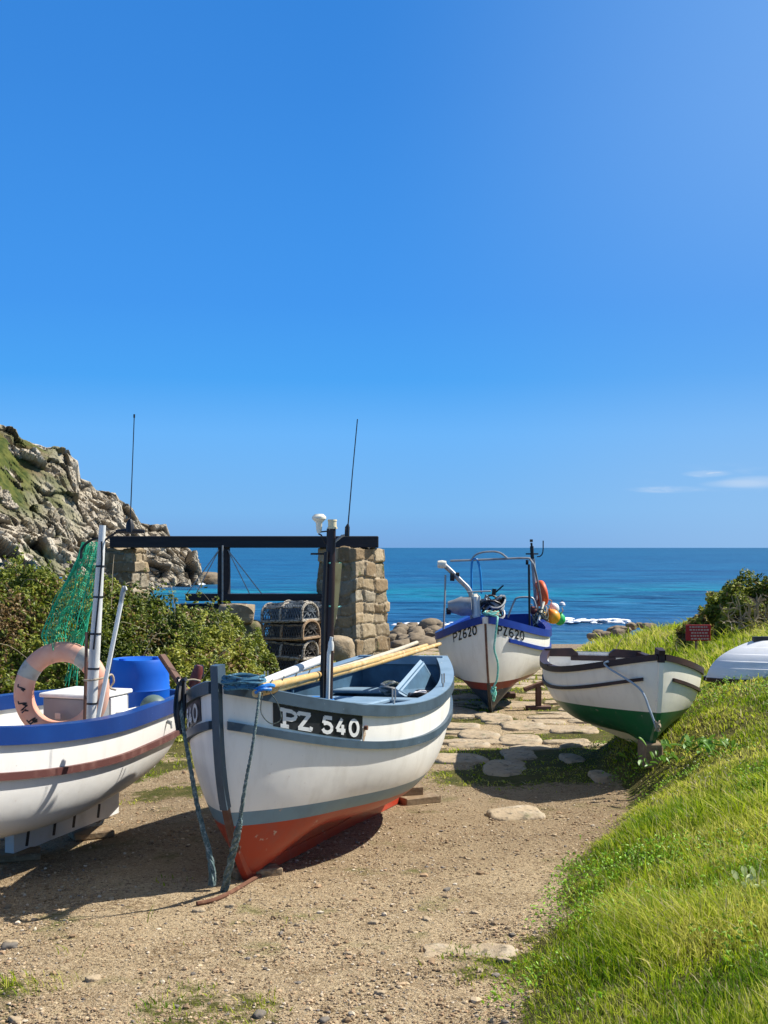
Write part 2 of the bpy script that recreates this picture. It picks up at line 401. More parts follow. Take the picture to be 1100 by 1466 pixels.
def build_ground():
    ys = np.concatenate([np.linspace(1.5, 4, 14, endpoint=False), 4*(80/4.)**np.linspace(0, 1, 330)])
    u = np.linspace(-1, 1, 300); xs = 6*u+44*np.sign(u)*np.abs(u)**4
    X, Y = np.meshgrid(xs, ys, indexing='ij'); Z = ground(X, Y)
    Z += .006*fbm(np.stack([X*9, Y*9, 0*X], -1), 3, 5)*(Y < 14)
    a, b = X.shape; idx = np.arange(a*b).reshape(a, b)
    f = np.stack([idx[:-1, :-1], idx[1:, :-1], idx[1:, 1:], idx[:-1, 1:]], -1).reshape(-1, 4)
    g = grass_cover(X, Y); sand = sstep(29.5, 32, Y)
    col = np.stack([g, sand, sstep(6.6, 8.6, Y+.8*fbm(np.stack([X*.8, Y*.8, 0*X], -1), 3, 15))*(1-sstep(10.6, 12.5, Y))], -1).reshape(-1, 3)
    m, nt, bs = newmat('ground_earth')
    tc = N(nt, 'ShaderNodeTexCoord'); v = tc.outputs['Object']
    at = N(nt, 'ShaderNodeAttribute', attribute_name='col'); sp = N(nt, 'ShaderNodeSeparateColor'); nt.links.new(at.outputs['Color'], sp.inputs[0])
    rg = N(nt, 'ShaderNodeRGB'); rg.outputs[0].default_value = (.39, .285, .165, 1); col_ = rg.outputs[0]
    for c, s, lo, hi in (((.49, .37, .22), .8, .44, .60), ((.26, .18, .095), 1.7, .50, .66), ((.45, .34, .2), 6, .5, .62), ((.21, .145, .075), 11, .56, .68), ((.56, .43, .26), 38, .53, .60), ((.075, .045, .022), 48, .57, .63), ((.56, .46, .32), 120, .56, .62), ((.08, .05, .025), 140, .58, .64), ((.16, .16, .05), 2.1, .58, .72)):
        fa, _ = noise_mask(nt, v, s, lo, hi); col_ = mixc(nt, fa, col_, c)
    dm = N(nt, 'ShaderNodeMath', operation='MULTIPLY'); nt.links.new(sp.outputs[2], dm.inputs[0]); dm.inputs[1].default_value = .38; col_ = mixc(nt, dm.outputs[0], col_, (.15, .098, .052))
    gg = mixc(nt, noise_mask(nt, v, 5, .4, .65)[0], (.07, .075, .016), (.13, .11, .035))
    fz, _ = noise_mask(nt, v, 14, .3, .7)
    ad = N(nt, 'ShaderNodeMath', operation='ADD'); nt.links.new(sp.outputs[0], ad.inputs[0]); 
    sb = N(nt, 'ShaderNodeMath', operation='MULTIPLY_ADD'); nt.links.new(fz, sb.inputs[0]); sb.inputs[1].default_value = .6; sb.inputs[2].default_value = -.3
    nt.links.new(sb.outputs[0], ad.inputs[1])
    mr = N(nt, 'ShaderNodeMapRange'); mr.inputs['From Min'].default_value = .35; mr.inputs['From Max'].default_value = .65; nt.links.new(ad.outputs[0], mr.inputs['Value'])
    col_ = mixc(nt, mr.outputs['Result'], col_, gg)
    col_ = mixc(nt, sp.outputs[1], col_, (.26, .2, .14))
    nt.links.new(col_, bs.inputs['Base Color']); bs.inputs['Roughness'].default_value = .95; bs.inputs['Specular IOR Level'].default_value = .15
    prev = None
    for s, st, di in ((35, .9, .03), (110, 1., .013), (260, .8, .006)):
        t = N(nt, 'ShaderNodeTexNoise'); t.inputs['Scale'].default_value = s; t.inputs['Detail'].default_value = 4; nt.links.new(v, t.inputs['Vector'])
        bn = N(nt, 'ShaderNodeBump'); bn.inputs['Strength'].default_value = st; bn.inputs['Distance'].default_value = di; nt.links.new(t.outputs['Fac'], bn.inputs['Height'])
        if prev: nt.links.new(prev, bn.inputs['Normal'])
        prev = bn.outputs['Normal']
    nt.links.new(prev, bs.inputs['Normal'])
    o = fastmesh('ground', np.stack([X, Y, Z], -1).reshape(-1, 3), [f], m, col, smooth=True)
    tag(o, 'sandy gravel track sloping down between boats towards the sea', 'ground', kind='structure')
build_ground()

def gz(x, y): return float(ground(np.array([x]), np.array([y]))[0])

# ------------------------------------------------------------------ grass, gravel, leaves (mass)
def in_view(X, Y, m=.5):
    return (X > -(550/F)*Y-m) & (X < (550/F)*Y+m)

def blades(P, h, w, lean, col, name, label, cat):
    n = len(P); ang = RNG.uniform(0, 2*np.pi, n)
    side = np.stack([np.cos(ang), np.sin(ang), 0*ang], -1)
    V = np.zeros((n, 7, 3)); bend = lean
    for k, t in enumerate((0, .4, .75)):
        c = P+np.stack([bend[:, 0]*t*t, bend[:, 1]*t*t, h*t*(1-.25*t)], -1)
        ww = (w*(1-.55*t))[:, None]*side
        V[:, 2*k] = c-ww; V[:, 2*k+1] = c+ww
    V[:, 6] = P+np.stack([bend[:, 0], bend[:, 1], h*.76], -1)
    b = np.arange(n)[:, None]*7
    q = np.concatenate([b+np.array([0, 1, 3, 2]), b+np.array([2, 3, 5, 4])]); t = b+np.array([4, 5, 6])
    o = fastmesh(name, V.reshape(-1, 3), [q, t], M['grass'], np.repeat(col, 7, 0))
    return tag(o, label, cat, kind='stuff')

def grass():
    Ps = []; Hs = []
    for (y0, y1, dens, hh) in ((2.6, 6.2, 9000, .12), (6.2, 8.5, 5200, .125), (8.5, 11.5, 2900, .13), (11.5, 15, 1500, .15), (15, 21, 700, .17), (21, 31, 260, .22)):
        x0, x1 = -.34*y1-.6, .34*y1+2.3; n = int((x1-x0)*(y1-y0)*dens)
        X = RNG.uniform(x0, x1, n); Y = RNG.uniform(y0, y1, n)
        k = in_view(X, Y, 2.2) & ((X < .33*Y+.7) | (RNG.uniform(0, 1, n) < .55)); X, Y = X[k], Y[k]
        g = grass_cover(X, Y); bk = (X > edge(Y)-.3)
        cl = fbm(np.stack([X*4.5, Y*4.5, 0*X], -1), 2, 21)
        p = np.where(bk, g*(.95+.6*cl), g*.55*(cl > -.1))
        k = RNG.uniform(0, 1, len(X)) < p; X, Y, bk, g = X[k], Y[k], bk[k], g[k]
        big = fbm(np.stack([X*1.3, Y*1.3, 0*X], -1), 2, 31)
        d = X-edge(Y)
        h = hh*.85*RNG.uniform(.35, 1.4, len(X))*np.maximum(1+1.2*big, .62)*np.where(bk, .22+.8*sstep(-.1, .6, d), .35)*(1-.35*sstep(7.5, 10, Y)*(Y < 15))
        Ps.append(np.stack([X, Y, ground(X, Y)-.01], -1)); Hs.append(np.maximum(h, .02))
    P = np.concatenate(Ps); h = np.concatenate(Hs); n = len(P)
    a = RNG.normal(2.6, 1.05, n)+3.5*fbm(np.stack([P[:, 0]*2.3, P[:, 1]*2.3, 0*h], -1), 3, 43); l = h*np.abs(RNG.normal(.35, .45, n)); st = RNG.uniform(0, 1, n) < .035; h = np.where(st, h*1.7, h); lean = np.stack([np.cos(a)*l, np.sin(a)*l], -1)
    dist = P[:, 1]; w = np.maximum(.0022, .00042*dist)*np.where(RNG.uniform(0, 1, n) < .2, RNG.uniform(1.4, 2.6, n), RNG.uniform(.6, 1.2, n))
    tone = fbm(np.stack([P[:, 0]*2.2, P[:, 1]*2.2, 0*h], -1), 3, 41)+RNG.normal(0, .3, n)
    c0, c1, c2 = np.array([.11, .22, .008]), np.array([.36, .44, .014]), np.array([.62, .58, .13])
    t = np.clip(tone*.9+.5, 0, 1)[:, None]
    col = np.where(t < .5, c0*(1-2*t)+c1*2*t, c1*(2-2*t)+c2*(2*t-1))
    dry = RNG.uniform(0, 1, n) < .10; col[dry] = np.array([.48, .42, .22])
    blades(P, h, w, lean, col, 'grass', 'long windblown grass growing over the bank at right', 'grass')
grass()

def weeds():
    n = 60000; Y = RNG.uniform(4.5, 15, n); X = edge(Y)+RNG.uniform(-.1, 2.6, n)
    k = in_view(X, Y, .4); X, Y = X[k], Y[k]; c = fbm(np.stack([X*1.9, Y*1.9, 0*X], -1), 3, 61); k = (c > .12) & (RNG.uniform(0, 1, len(X)) < .25+.6*c); X, Y = X[k], Y[k]; n = len(X)
    hgt = .04+.06*RNG.uniform(0, 1, n)*(1-.3*(Y > 8)); P = np.stack([X, Y, ground(X, Y)+hgt], -1)
    col = np.array([.20, .36, .02])*RNG.uniform(.6, 1.7, (n, 1))
    o = leaf_mass(P, np.tile(np.array([0, -.3, .9]), (n, 1)), RNG.uniform(.006, .015, n), col, 'clover', M['leaf']); tag(o, 'patches of clover and small broad leaves among the grass', 'weeds', kind='stuff')
    n = 900; Y = RNG.uniform(4.5, 13, n); X = edge(Y)+RNG.uniform(.1, 2.4, n); k = in_view(X, Y, .3) & (fbm(np.stack([X*1.2, Y*1.2, 0*X], -1), 2, 65) > .05); X, Y = X[k], Y[k]; n = len(X)
    P = np.stack([X, Y, ground(X, Y)+RNG.uniform(.07, .15, n)], -1)
    o = leaf_mass(P, np.tile(np.array([0, -.3, .9]), (n, 1)), RNG.uniform(.005, .009, n), np.array([.7, .66, .5])*RNG.uniform(.7, 1.1, (n, 1)), 'small_flowers', M['leaf']); tag(o, 'tiny pale flower heads dotted through the grass', 'flowers', kind='stuff')
def gravel():
    n = 120000
    Y = 4.3+(14-4.3)*RNG.uniform(0, 1, n)**1.9; X = RNG.uniform(-1, 1, n)*(.34*Y+.6)
    k = (grass_cover(X, Y) < .5+RNG.uniform(-.2, .3, n)); X, Y = X[k], Y[k]
    cl = fbm(np.stack([X*1.5, Y*1.5, 0*X], -1), 3, 77); k = RNG.uniform(0, 1, len(X)) < .55+.9*cl; X, Y = X[k], Y[k]; n = len(X)
    s = np.clip(np.exp(RNG.normal(-5.45, .5, n)), .0022, .024)
    v, f = ico(1); nv = len(v)
    V = v[None]*s[:, None, None]*RNG.uniform(.6, 1.35, (n, 1, 3))*np.array([1, 1, .65])
    V *= (1+RNG.uniform(-.22, .22, (n, nv, 1)))
    a = RNG.uniform(0, 6.28, n); c, sn = np.cos(a)[:, None], np.sin(a)[:, None]
    V = np.stack([V[..., 0]*c-V[..., 1]*sn, V[..., 0]*sn+V[..., 1]*c, V[..., 2]], -1)
    V += np.stack([X, Y, ground(X, Y)+s*.25], -1)[:, None]
    pal = np.array([[.38, .27, .16], [.46, .35, .22], [.27, .18, .1], [.2, .17, .14], [.55, .46, .34], [.35, .23, .13]])
    col = pal[RNG.choice(6, n, p=[.33, .22, .18, .06, .07, .14])]*RNG.uniform(.7, 1.25, (n, 1))
    F_ = (f[None]+(np.arange(n)*nv)[:, None, None]).reshape(-1, 3)
    o = fastmesh('gravel', V.reshape(-1, 3), [F_], M['gravel'], np.repeat(col, nv, 0))
    tag(o, 'loose small stones strewn over the sandy track', 'gravel', kind='stuff')
gravel()

def leaf_mass(P, nrm, size, col, name, mat, parent=None):
    """little folded leaves: two triangles pairs each"""
    n = len(P)
    d = nrm+RNG.normal(0, .75, (n, 3)); d /= np.linalg.norm(d, axis=1)[:, None]
    r = RNG.normal(0, 1, (n, 3)); u = np.cross(d, r); u /= np.linalg.norm(u, axis=1)[:, None]+1e-9; v = np.cross(d, u)
    s = size[:, None]
    V = np.stack([P-u*s, P+v*s*.55-d*s*.12, P+u*s*1.1-d*s*.2, P-v*s*.55-d*s*.12, P+u*s*.1+d*s*.1], 1)
    b = np.arange(n)[:, None]*5
    T = np.concatenate([b+np.array([0, 4, 1]), b+np.array([1, 4, 2]), b+np.array([2, 4, 3]), b+np.array([3, 4, 0])])
    return fastmesh(name, V.reshape(-1, 3), [T], mat, np.repeat(col, 5, 0), parent=parent)

def leaf_colours(P, s=0, shift=0.):
    n = len(P)
    t = fbm(P*1.5, 3, 50+s)+RNG.normal(0, .25, n)+shift
    b = fbm(P*1.1+7, 3, 70+s)+RNG.normal(0, .25, n)
    a0, a1, a2 = np.array([.04, .062, .006]), np.array([.17, .215, .016]), np.array([.37, .37, .05])
    k = np.clip(t*.9+.5, 0, 1)[:, None]
    col = np.where(k < .5, a0*(1-2*k)+a1*2*k, a1*(2-2*k)+a2*(2*k-1))
    br = (b > .38)[:, None]; col = np.where(br, np.array([.22, .14, .05])*RNG.uniform(.6, 1.3, (n, 1)), col)
    return col

def brambles():
    n = 380000
    X = RNG.uniform(-9.8, -.9, n); Y = RNG.uniform(12.5, 17.2, n)
    k = in_view(X, Y, 4.2); X, Y = X[k], Y[k]
    n = len(X); m = mound(X, Y)
    lump = fbm(np.stack([X*1.2, Y*1.2, m*1.2], -1), 3, 90); lump2 = fbm(np.stack([X*4, Y*4, m*4], -1), 2, 91)
    cover = sstep(.04, .3, m)
    hgt = cover*np.maximum(.05, .12+.5*np.clip(lump+.3, 0, 1)+.42*np.clip(lump2, -.5, 1))*RNG.uniform(.1, 1, n)**.6
    k = (m > .05) & (RNG.uniform(0, 1, n) < .72+.9*lump2); X, Y, hgt, m = X[k], Y[k], hgt[k], m[k]
    P = np.stack([X, Y, ground(X, Y)+hgt], -1)
    ns = 220; sx = RNG.uniform(-6, -1.7, ns); sy = RNG.uniform(13.2, 16.4, ns); k2 = mound(sx, sy) > .25; sx, sy = sx[k2], sy[k2]; ns = len(sx)
    dd = RNG.normal(0, .35, (ns, 3)); dd[:, 2] = 1; tt = RNG.uniform(.15, 1, (ns, 26)); L_ = RNG.uniform(.3, .62, ns)
    SP = np.stack([sx, sy, ground(sx, sy)+.1], -1)[:, None]+dd[:, None]*(tt*L_[:, None])[..., None]+RNG.normal(0, .025, (ns, 26, 3)); P = np.concatenate([P, SP.reshape(-1, 3)]); X, Y = P[:, 0], P[:, 1]
    nr = np.tile(np.array([.15, -.5, .8]), (len(P), 1))
    sh = np.where((X > -2.6) & (Y < 15.5), .25, 0.)
    o = leaf_mass(P, nr, RNG.uniform(.016, .042, len(P)), leaf_colours(P, 0, sh), 'bramble_thicket', M['leaf'])
    tag(o, 'dense bramble and bracken thicket on the bank behind left boats', 'brambles', kind='stuff')
    mb = MB()
    for i in range(26):
        x = RNG.uniform(-5.5, -2.0); y = RNG.uniform(13.2, 15.6)
        z = gz(x, y); d = RNG.normal(0, 1, 3)*np.array([.5, .3, .25]); p = np.array([x, y, z+.15])
        mb.tube(spline([p, p+d*.6+[0, 0, .3], p+d*1.2+[0, 0, .32]], 4), np.linspace(.005, .002, 9), 4)
    tag(mb.build('dry_bramble_stems', M['twig']), 'dry bramble stems arching out of the thicket', 'stems', kind='stuff')
brambles()

# ------------------------------------------------------------------ boats
class Hull:
    def __init__(s, d): s.d = d
    def bs(s, t):
        d = s.d; tb = d['tb']
        return np.where(t < tb, d['bm']*np.clip(1-(1-np.minimum(t/tb, 1))**d['pb'], 0, 1)**.75, d['bm']-(d['bm']-d['bt'])*(np.maximum(t-tb, 0)/(1-tb))**2)
    def zs(s, t):
        d = s.d; tm = d['tm']
        return np.where(t < tm, d['z0']+(d['zb']-d['z0'])*(np.maximum(tm-t, 0)/tm)**2, d['z0']+(d['zt']-d['z0'])*(np.maximum(t-tm, 0)/(1-tm))**2)
    def zk(s, t): return s.d['zr']*(np.maximum(t-.45, 0)/.55)**2
    def S(s, t, w, side=1, off=0.):
        d = s.d; t = np.asarray(t, float); w = np.asarray(w, float); t, w = np.broadcast_arrays(t, w)
        n = np.where(t < .5, d['nb']+(d['nm']-d['nb'])*np.minimum(t/.5, 1)**.7, d['nm']+(d['ns']-d['nm'])*np.maximum(t-.5, 0)/.5)
        zk = s.zk(t); z = zk+(s.zs(t)-zk)*w
        w0 = d.get('w0', 0)*sstep(.0, .25, t); ww = np.clip((w-w0)/(1-w0), 0, 1); y = np.maximum(s.bs(t)*np.clip(1-(1-ww)**n, 0, 1)**(1/n), .022*sstep(0, .05, t)*(w > .01))
        y = np.maximum(y+off, 0.)
        xs = -d['rf']*(1-w)**3-d['rake']*(1-w); xt = -d['L']-d['rt']*w
        return np.stack([xs*(1-t)+xt*t, side*y, z], -1)
    def below(s, t, dz, side=1, off=0.):
        """points dz below the sheer"""
        zs, zk = s.zs(t), s.zk(t); return s.S(t, np.clip((zs-dz-zk)/(zs-zk), 0, 1), side, off)
    def at(s, x, dz, side=1):
        t = np.linspace(0, 1, 400); P = s.below(t, dz, side); return np.array([np.interp(-x, -P[:, 0], P[:, k]) for k in range(3)])
    def outer(s, step=None):
        mb = MB(); t = np.linspace(0, 1, 54)**1.5; w = np.linspace(0, 1, 30)
        off = 0
        if step:
            w = np.sort(np.concatenate([np.linspace(0, 1, 50), np.arange(1, step)/step-.004, np.arange(1, step)/step+.004])); 
        T, Wd = np.meshgrid(t, w, indexing='ij')
        if step: off = .034*(1-(Wd*step) % 1.0)*np.clip(T*6, 0, 1)*(Wd > .02)
        for side in (1, -1):
            P = s.S(T, Wd, side, off); mb.grid(P, flip=(side > 0))
        A = s.S(np.ones_like(w), w, 1, off[-1] if step else 0); B = s.S(np.ones_like(w), w, -1, off[-1] if step else 0)
        mb.grid(np.stack([A, B], 0)); return mb
    def inner(s, floor=.3, th=.035):
        mb = MB(); t = np.linspace(.05, .985, 44); w = np.linspace(0, 1, 16)
        zs, zk = s.zs(t), s.zk(t); w0 = np.clip((floor-zk)/(zs-zk), .02, .9)
        Wd = w0[:, None]+(1-w0[:, None])*w[None]; T = np.repeat(t[:, None], 16, 1)
        ends = []
        for side in (1, -1):
            P = s.S(T, Wd, side, -th); mb.grid(P, flip=(side < 0)); ends.append(P)
        mb.grid(np.stack([ends[0][:, 0], ends[1][:, 0]], 0), flip=True)          # floor
        mb.grid(np.stack([ends[0][-1], ends[1][-1]], 0), flip=True)             # inside of the transom
        return mb
    def strip(s, mb, dz, o0, o1, u0, u1, sides=(1, -1), t0=.004, t1=1.0, n=60, taper=0, zfun=None):
        """rectangular strip along the hull dz below sheer; o outward, u upward"""
        t = t0+(t1-t0)*np.linspace(0, 1, n)**1.4
        for side in sides:
            P = s.below(t, dz, side)
            T = np.gradient(P[:, :2], axis=0); T /= np.linalg.norm(T, axis=1)[:, None]+1e-9
            Nn = np.stack([-T[:, 1], T[:, 0], 0*T[:, 0]], -1)
            sg = np.sign((Nn[n//2]*[0, side, 0]).sum()); Nn *= sg
            up = np.array([0, 0, 1.]); k = np.ones(n)
            if taper: k = np.clip(np.minimum(np.linspace(0, 1, n), np.linspace(1, 0, n))/taper, .15, 1)
            o1v = np.full(n, o1)
            if o1 < 0:                                                     # inner edge may not cross the centreline
                o1v = -np.minimum(-o1, np.abs(P[:, 1])*.9/np.maximum(np.abs(Nn[:, 1]), .2))
            C = [P+Nn*(o0*k)[:, None]+up*u1, P+Nn*(o0*k)[:, None]+up*u0, P+Nn*o1v[:, None]+up*u0, P+Nn*o1v[:, None]+up*u1]
            G = np.stack(C, 0); mb.grid(G, flip=(side > 0), closeu=True)
            e = G[:, -1]; mb.add(e, [(0, 1, 2, 3)]); mb.add(G[:, 0], [(3, 2, 1, 0)])
        return mb
    def cap(s, mb, zt0, zt1, x0, x1, w=1.03):
        d = s.d; n = 9; y = np.linspace(-d['bt']*w, d['bt']*w, n)
        X0 = -d['L']-d['rt']-x0; X1 = -d['L']-d['rt']+x1
        G = np.stack([np.stack([np.full(n, X), y, np.full(n, d['zt']+Z)], -1) for X, Z in ((X0, zt1), (X0, zt0), (X1, zt0), (X1, zt1))], 0)
        mb.grid(G, closeu=True); mb.add(G[:, 0], [(3, 2, 1, 0)]); mb.add(G[:, -1], [(0, 1, 2, 3)]); return mb
    def stem(s, mb, w0, w1, wd, fwd, back, top=0., n=24):
        """post following the stem line, from height fraction w0 to w1 (plus top above)"""
        w = np.linspace(w0, w1, n); P = s.S(0*w, w, 1); P[:, 1] = 0
        if top: P = np.vstack([P, P[-1]+np.array([.01, 0, top])])
        T = np.gradient(P, axis=0); T /= np.linalg.norm(T, axis=1)[:, None]; Fw = np.stack([T[:, 2], 0*T[:, 0], -T[:, 0]], -1)
        yv = np.array([0, 1., 0])
        G = np.stack([P+Fw*fwd+yv*wd*.38, P+Fw*fwd-yv*wd*.38, P-Fw*back-yv*wd*.5, P-Fw*back+yv*wd*.5], 0)
        mb.grid(G, closeu=True); mb.add(G[:, -1], [(0, 1, 2, 3)]); mb.add(G[:, 0], [(3, 2, 1, 0)]); return mb
    def keel(s, mb, wd, x0, x1, zb=0., n=30):
        x = np.linspace(x0, x1, n); t = np.clip((-x-s.d['rf']*.98-s.d['rake'])/(s.d['L']-s.d['rf']-s.d['rake']), 0, 1)
        zt = s.zk(t)+.07
        zbv = np.full(n, zb)
        G = np.stack([np.stack([x, np.full(n, yy), zz], -1) for yy, zz in ((wd/2, zt), (-wd/2, zt), (-wd/2, zbv), (wd/2, zbv))], 0)
        mb.grid(G, closeu=True); mb.add(G[:, -1], [(0, 1, 2, 3)]); mb.add(G[:, 0], [(3, 2, 1, 0)]); return mb
    def root(s, name, label, cat, group=None):
        d = s.d; psi = math.atan2(-math.cos(d['yaw']), -math.sin(d['yaw']))
        s.loc = Vector((d['X'], d['Y'], d['Z'])); s.rot = (d['roll'], -d['pitch'], psi)
        o = empty(name, label, cat, s.loc, s.rot, group)
        from mathutils import Euler
        s.Mw = Matrix.Translation(s.loc)@Euler(s.rot).to_matrix().to_4x4(); s.Mi = s.Mw.inverted(); s.o = o
        return o
    def loc_of(s, p): return np.array((s.Mi@Vector(p))[:])
    def world(s, p): return np.array((s.Mw@Vector(p))[:])
    # lettering that follows the planking
    def arc(s, dz, side):
        t = np.linspace(0, .6, 500); P = s.below(t, dz, side); L = np.concatenate([[0], np.cumsum(np.linalg.norm(np.diff(P, axis=0), axis=1))])
        return t, L
    def onhull(s, sv, dz, side, off):
        """sv: distance from stem along the planking, dz: below sheer"""
        t, L = s.arc(.12, side); tt = np.interp(sv, L, t); P = s.below(tt, dz, side)
        e = 1e-3; A = s.below(tt+e, dz, side)-s.below(np.maximum(tt-e, 0), dz, side); B = s.below(tt, dz-.01, side)-s.below(tt, dz+.01, side)
        nn = np.cross(A, B); nn /= np.linalg.norm(nn, axis=-1)[..., None]+1e-12
        sg = np.sign(nn[..., 1]*side); nn *= sg[..., None]
        return P+nn*off

GLY = {
 'P': [[(.2, 0), (.2, 1)], [(.2, .95), (.55, .95), (.75, .84), (.78, .7), (.72, .56), (.55, .47), (.2, .47)], [(0, .03), (.42, .03)], [(0, .97), (.2, .97)]],
 'Z': [[(.06, .94), (.72, .94)], [(.68, .97), (.1, .05)], [(.04, .06), (.76, .06)], [(.08, .97), (.05, .78)], [(.72, .03), (.76, .24)]],
 '5': [[(.7, .93), (.22, .93)], [(.24, .95), (.17, .56)], [(.17, .56), (.38, .62), (.58, .56), (.68, .42), (.68, .24), (.56, .1), (.38, .05), (.2, .1), (.12, .24)]],
 '4': [[(.5, .98), (.04, .3)], [(.04, .28), (.78, .28)], [(.54, .62), (.54, .02)]],
 '0': [[(.38+.3*math.sin(a), .5+.45*math.cos(a)) for a in np.linspace(0, 2*math.pi, 19)]],
 '6': [[(.66, .9), (.5, .95), (.28, .86), (.13, .6), (.1, .34), (.18, .12), (.38, .05), (.58, .12), (.66, .3), (.58, .48), (.4, .55), (.2, .48), (.12, .36)]],
 '2': [[(.1, .74), (.16, .88), (.36, .95), (.56, .9), (.66, .74), (.6, .56), (.12, .08)], [(.06, .06), (.72, .06)]],
}
def glyphs(h, text, side, s_list, dz_top, dz_bot, width, sw, off, plain=False):
    """text painted on the planking; s_list: start of each letter from stem, reading order"""
    mb = MB(); k = 0
    for ch, (sa, sb) in zip(text, s_list):
        st = GLY[ch]; pts = np.concatenate([np.array(l, float) for l in (st[:2] if plain and ch == 'P' else st[:3] if plain and ch == 'Z' else st)]); u0, u1 = pts[:, 0].min(), pts[:, 0].max()
        s0 = sa; width = (abs(sb-sa)-sw)/(u1-u0)
        if plain and ch == 'P': st = st[:2]
        if plain and ch == 'Z': st = st[:3]
        for line in st:
            L = np.array(line, float); Q = [L[0]]
            for a, b in zip(L[:-1], L[1:]):
                m = max(1, int(np.linalg.norm(b-a)/.12)); Q += [a+(b-a)*i/m for i in range(1, m+1)]
            Q = np.array(Q); A = (Q-[u0, 0])*np.array([width, 1.])+[sw/2, 0]
            Hh = abs(dz_bot-dz_top); A[:, 1] *= Hh
            T = np.gradient(A, axis=0); T /= np.linalg.norm(T, axis=1)[:, None]+1e-9; Nn = np.stack([-T[:, 1], T[:, 0]], -1)
            if np.allclose(line[0], line[-1], atol=1e-6):
                t0 = T[0]+T[-1]; t0 /= np.linalg.norm(t0); Nn[0] = Nn[-1] = (-t0[1], t0[0])
            rows = []
            for sgn in (1, 0, -1):
                U = A+Nn*sgn*sw/2
                sv = s0+U[:, 0]*(1 if side > 0 else -1); dz = dz_bot-U[:, 1]
                rows.append(h.onhull(sv, dz, side, off+.0004*k))
            mb.grid(np.stack(rows, 0)); k += 1
    return mb
def plate(h, side, s0, s1, top0, top1, bot0, bot1, off):
    mb = MB(); u = np.linspace(0, 1, 26); v = np.linspace(0, 1, 6); U, V = np.meshgrid(u, v, indexing='ij')
    sv = s0+(s1-s0)*U; dz = (top0+(top1-top0)*U)*(1-V)+(bot0+(bot1-bot0)*U)*V
    P = h.onhull(sv, dz, side, off); mb.grid(P)
    Q = h.onhull(sv, dz, side, .0)
    for e in (lambda G: G[0], lambda G: G[-1], lambda G: G[:, 0], lambda G: G[:, -1]): mb.grid(np.stack([e(P), e(Q)], 0))
    return mb

def obj_on(h, mb, name, mat, **k): return mb.build(name, mat, h.o, **k)

H540 = Hull({'yaw': 0.322, 'roll': 0.02, 'pitch': 0.046, 'X': -0.963, 'Y': 6.829, 'L': 3.557, 'bm': 0.79, 'bt': 0.369, 'tb': 0.444, 'pb': 1.741, 'z0': 0.992, 'tm': 0.364, 'zb': 1.212, 'zt': 1.21, 'rake': 0.071, 'rf': 0.349, 'zr': 0.212, 'nb': 2.093, 'nm': 2.83, 'ns': 2.611, 'rt': 0.038, 'Z': 0.002, 'w0': 0.2})
HL = Hull({'yaw': -2.805, 'roll': 0.015, 'pitch': 0.007, 'X': -1.744, 'Y': 10.147, 'L': 4.231, 'bm': 0.713, 'bt': 0.508, 'tb': 0.544, 'pb': 1.834, 'z0': 0.74, 'tm': 0.417, 'zb': 0.622, 'zt': 1.016, 'rake': 0.127, 'rf': 0.505, 'zr': 0.224, 'nb': 1.877, 'nm': 3.597, 'ns': 3.4, 'rt': 0.04, 'Z': 0.163, 'w0': 0.04})
H620 = Hull({'yaw': 0.146, 'roll': 0.038, 'pitch': 0.006, 'X': 1.355, 'Y': 15.353, 'L': 3.863, 'bm': 0.805, 'bt': 0.5, 'tb': 0.466, 'pb': 2.109, 'z0': 0.981, 'tm': 0.425, 'zb': 1.277, 'zt': 1.102, 'rake': 0.092, 'rf': 0.367, 'zr': 0.247, 'nb': 1.909, 'nm': 2.902, 'ns': 2.598, 'rt': 0.059, 'Z': -0.172, 'w0': 0.244})
HR = Hull({'yaw': -0.036, 'roll': -0.026, 'pitch': 0.059, 'X': 2.388, 'Y': 10.264, 'L': 2.762, 'bm': 0.719, 'bt': 0.52, 'tb': 0.551, 'pb': 2.141, 'z0': 0.674, 'tm': 0.464, 'zb': 0.845, 'zt': 0.799, 'rake': 0.039, 'rf': 0.261, 'zr': 0.252, 'nb': 1.294, 'nm': 2.415, 'ns': 2.22, 'rt': 0.068, 'Z': 0.219, 'w0': 0.124})

def thwart(h, x, z, wd, th=.03, off=-.04):
    t = np.linspace(0, 1, 200); P = h.S(t, .6, 1); 
    zs = z; tt = np.interp(-x, -P[:, 0], t); w = float(np.clip((z-h.zk(tt))/(h.zs(tt)-h.zk(tt)), 0, 1)); y = float(h.S(tt, w, 1)[1])+off
    return MB().box((x, 0, z), (wd, 2*y, th), bev=.008)

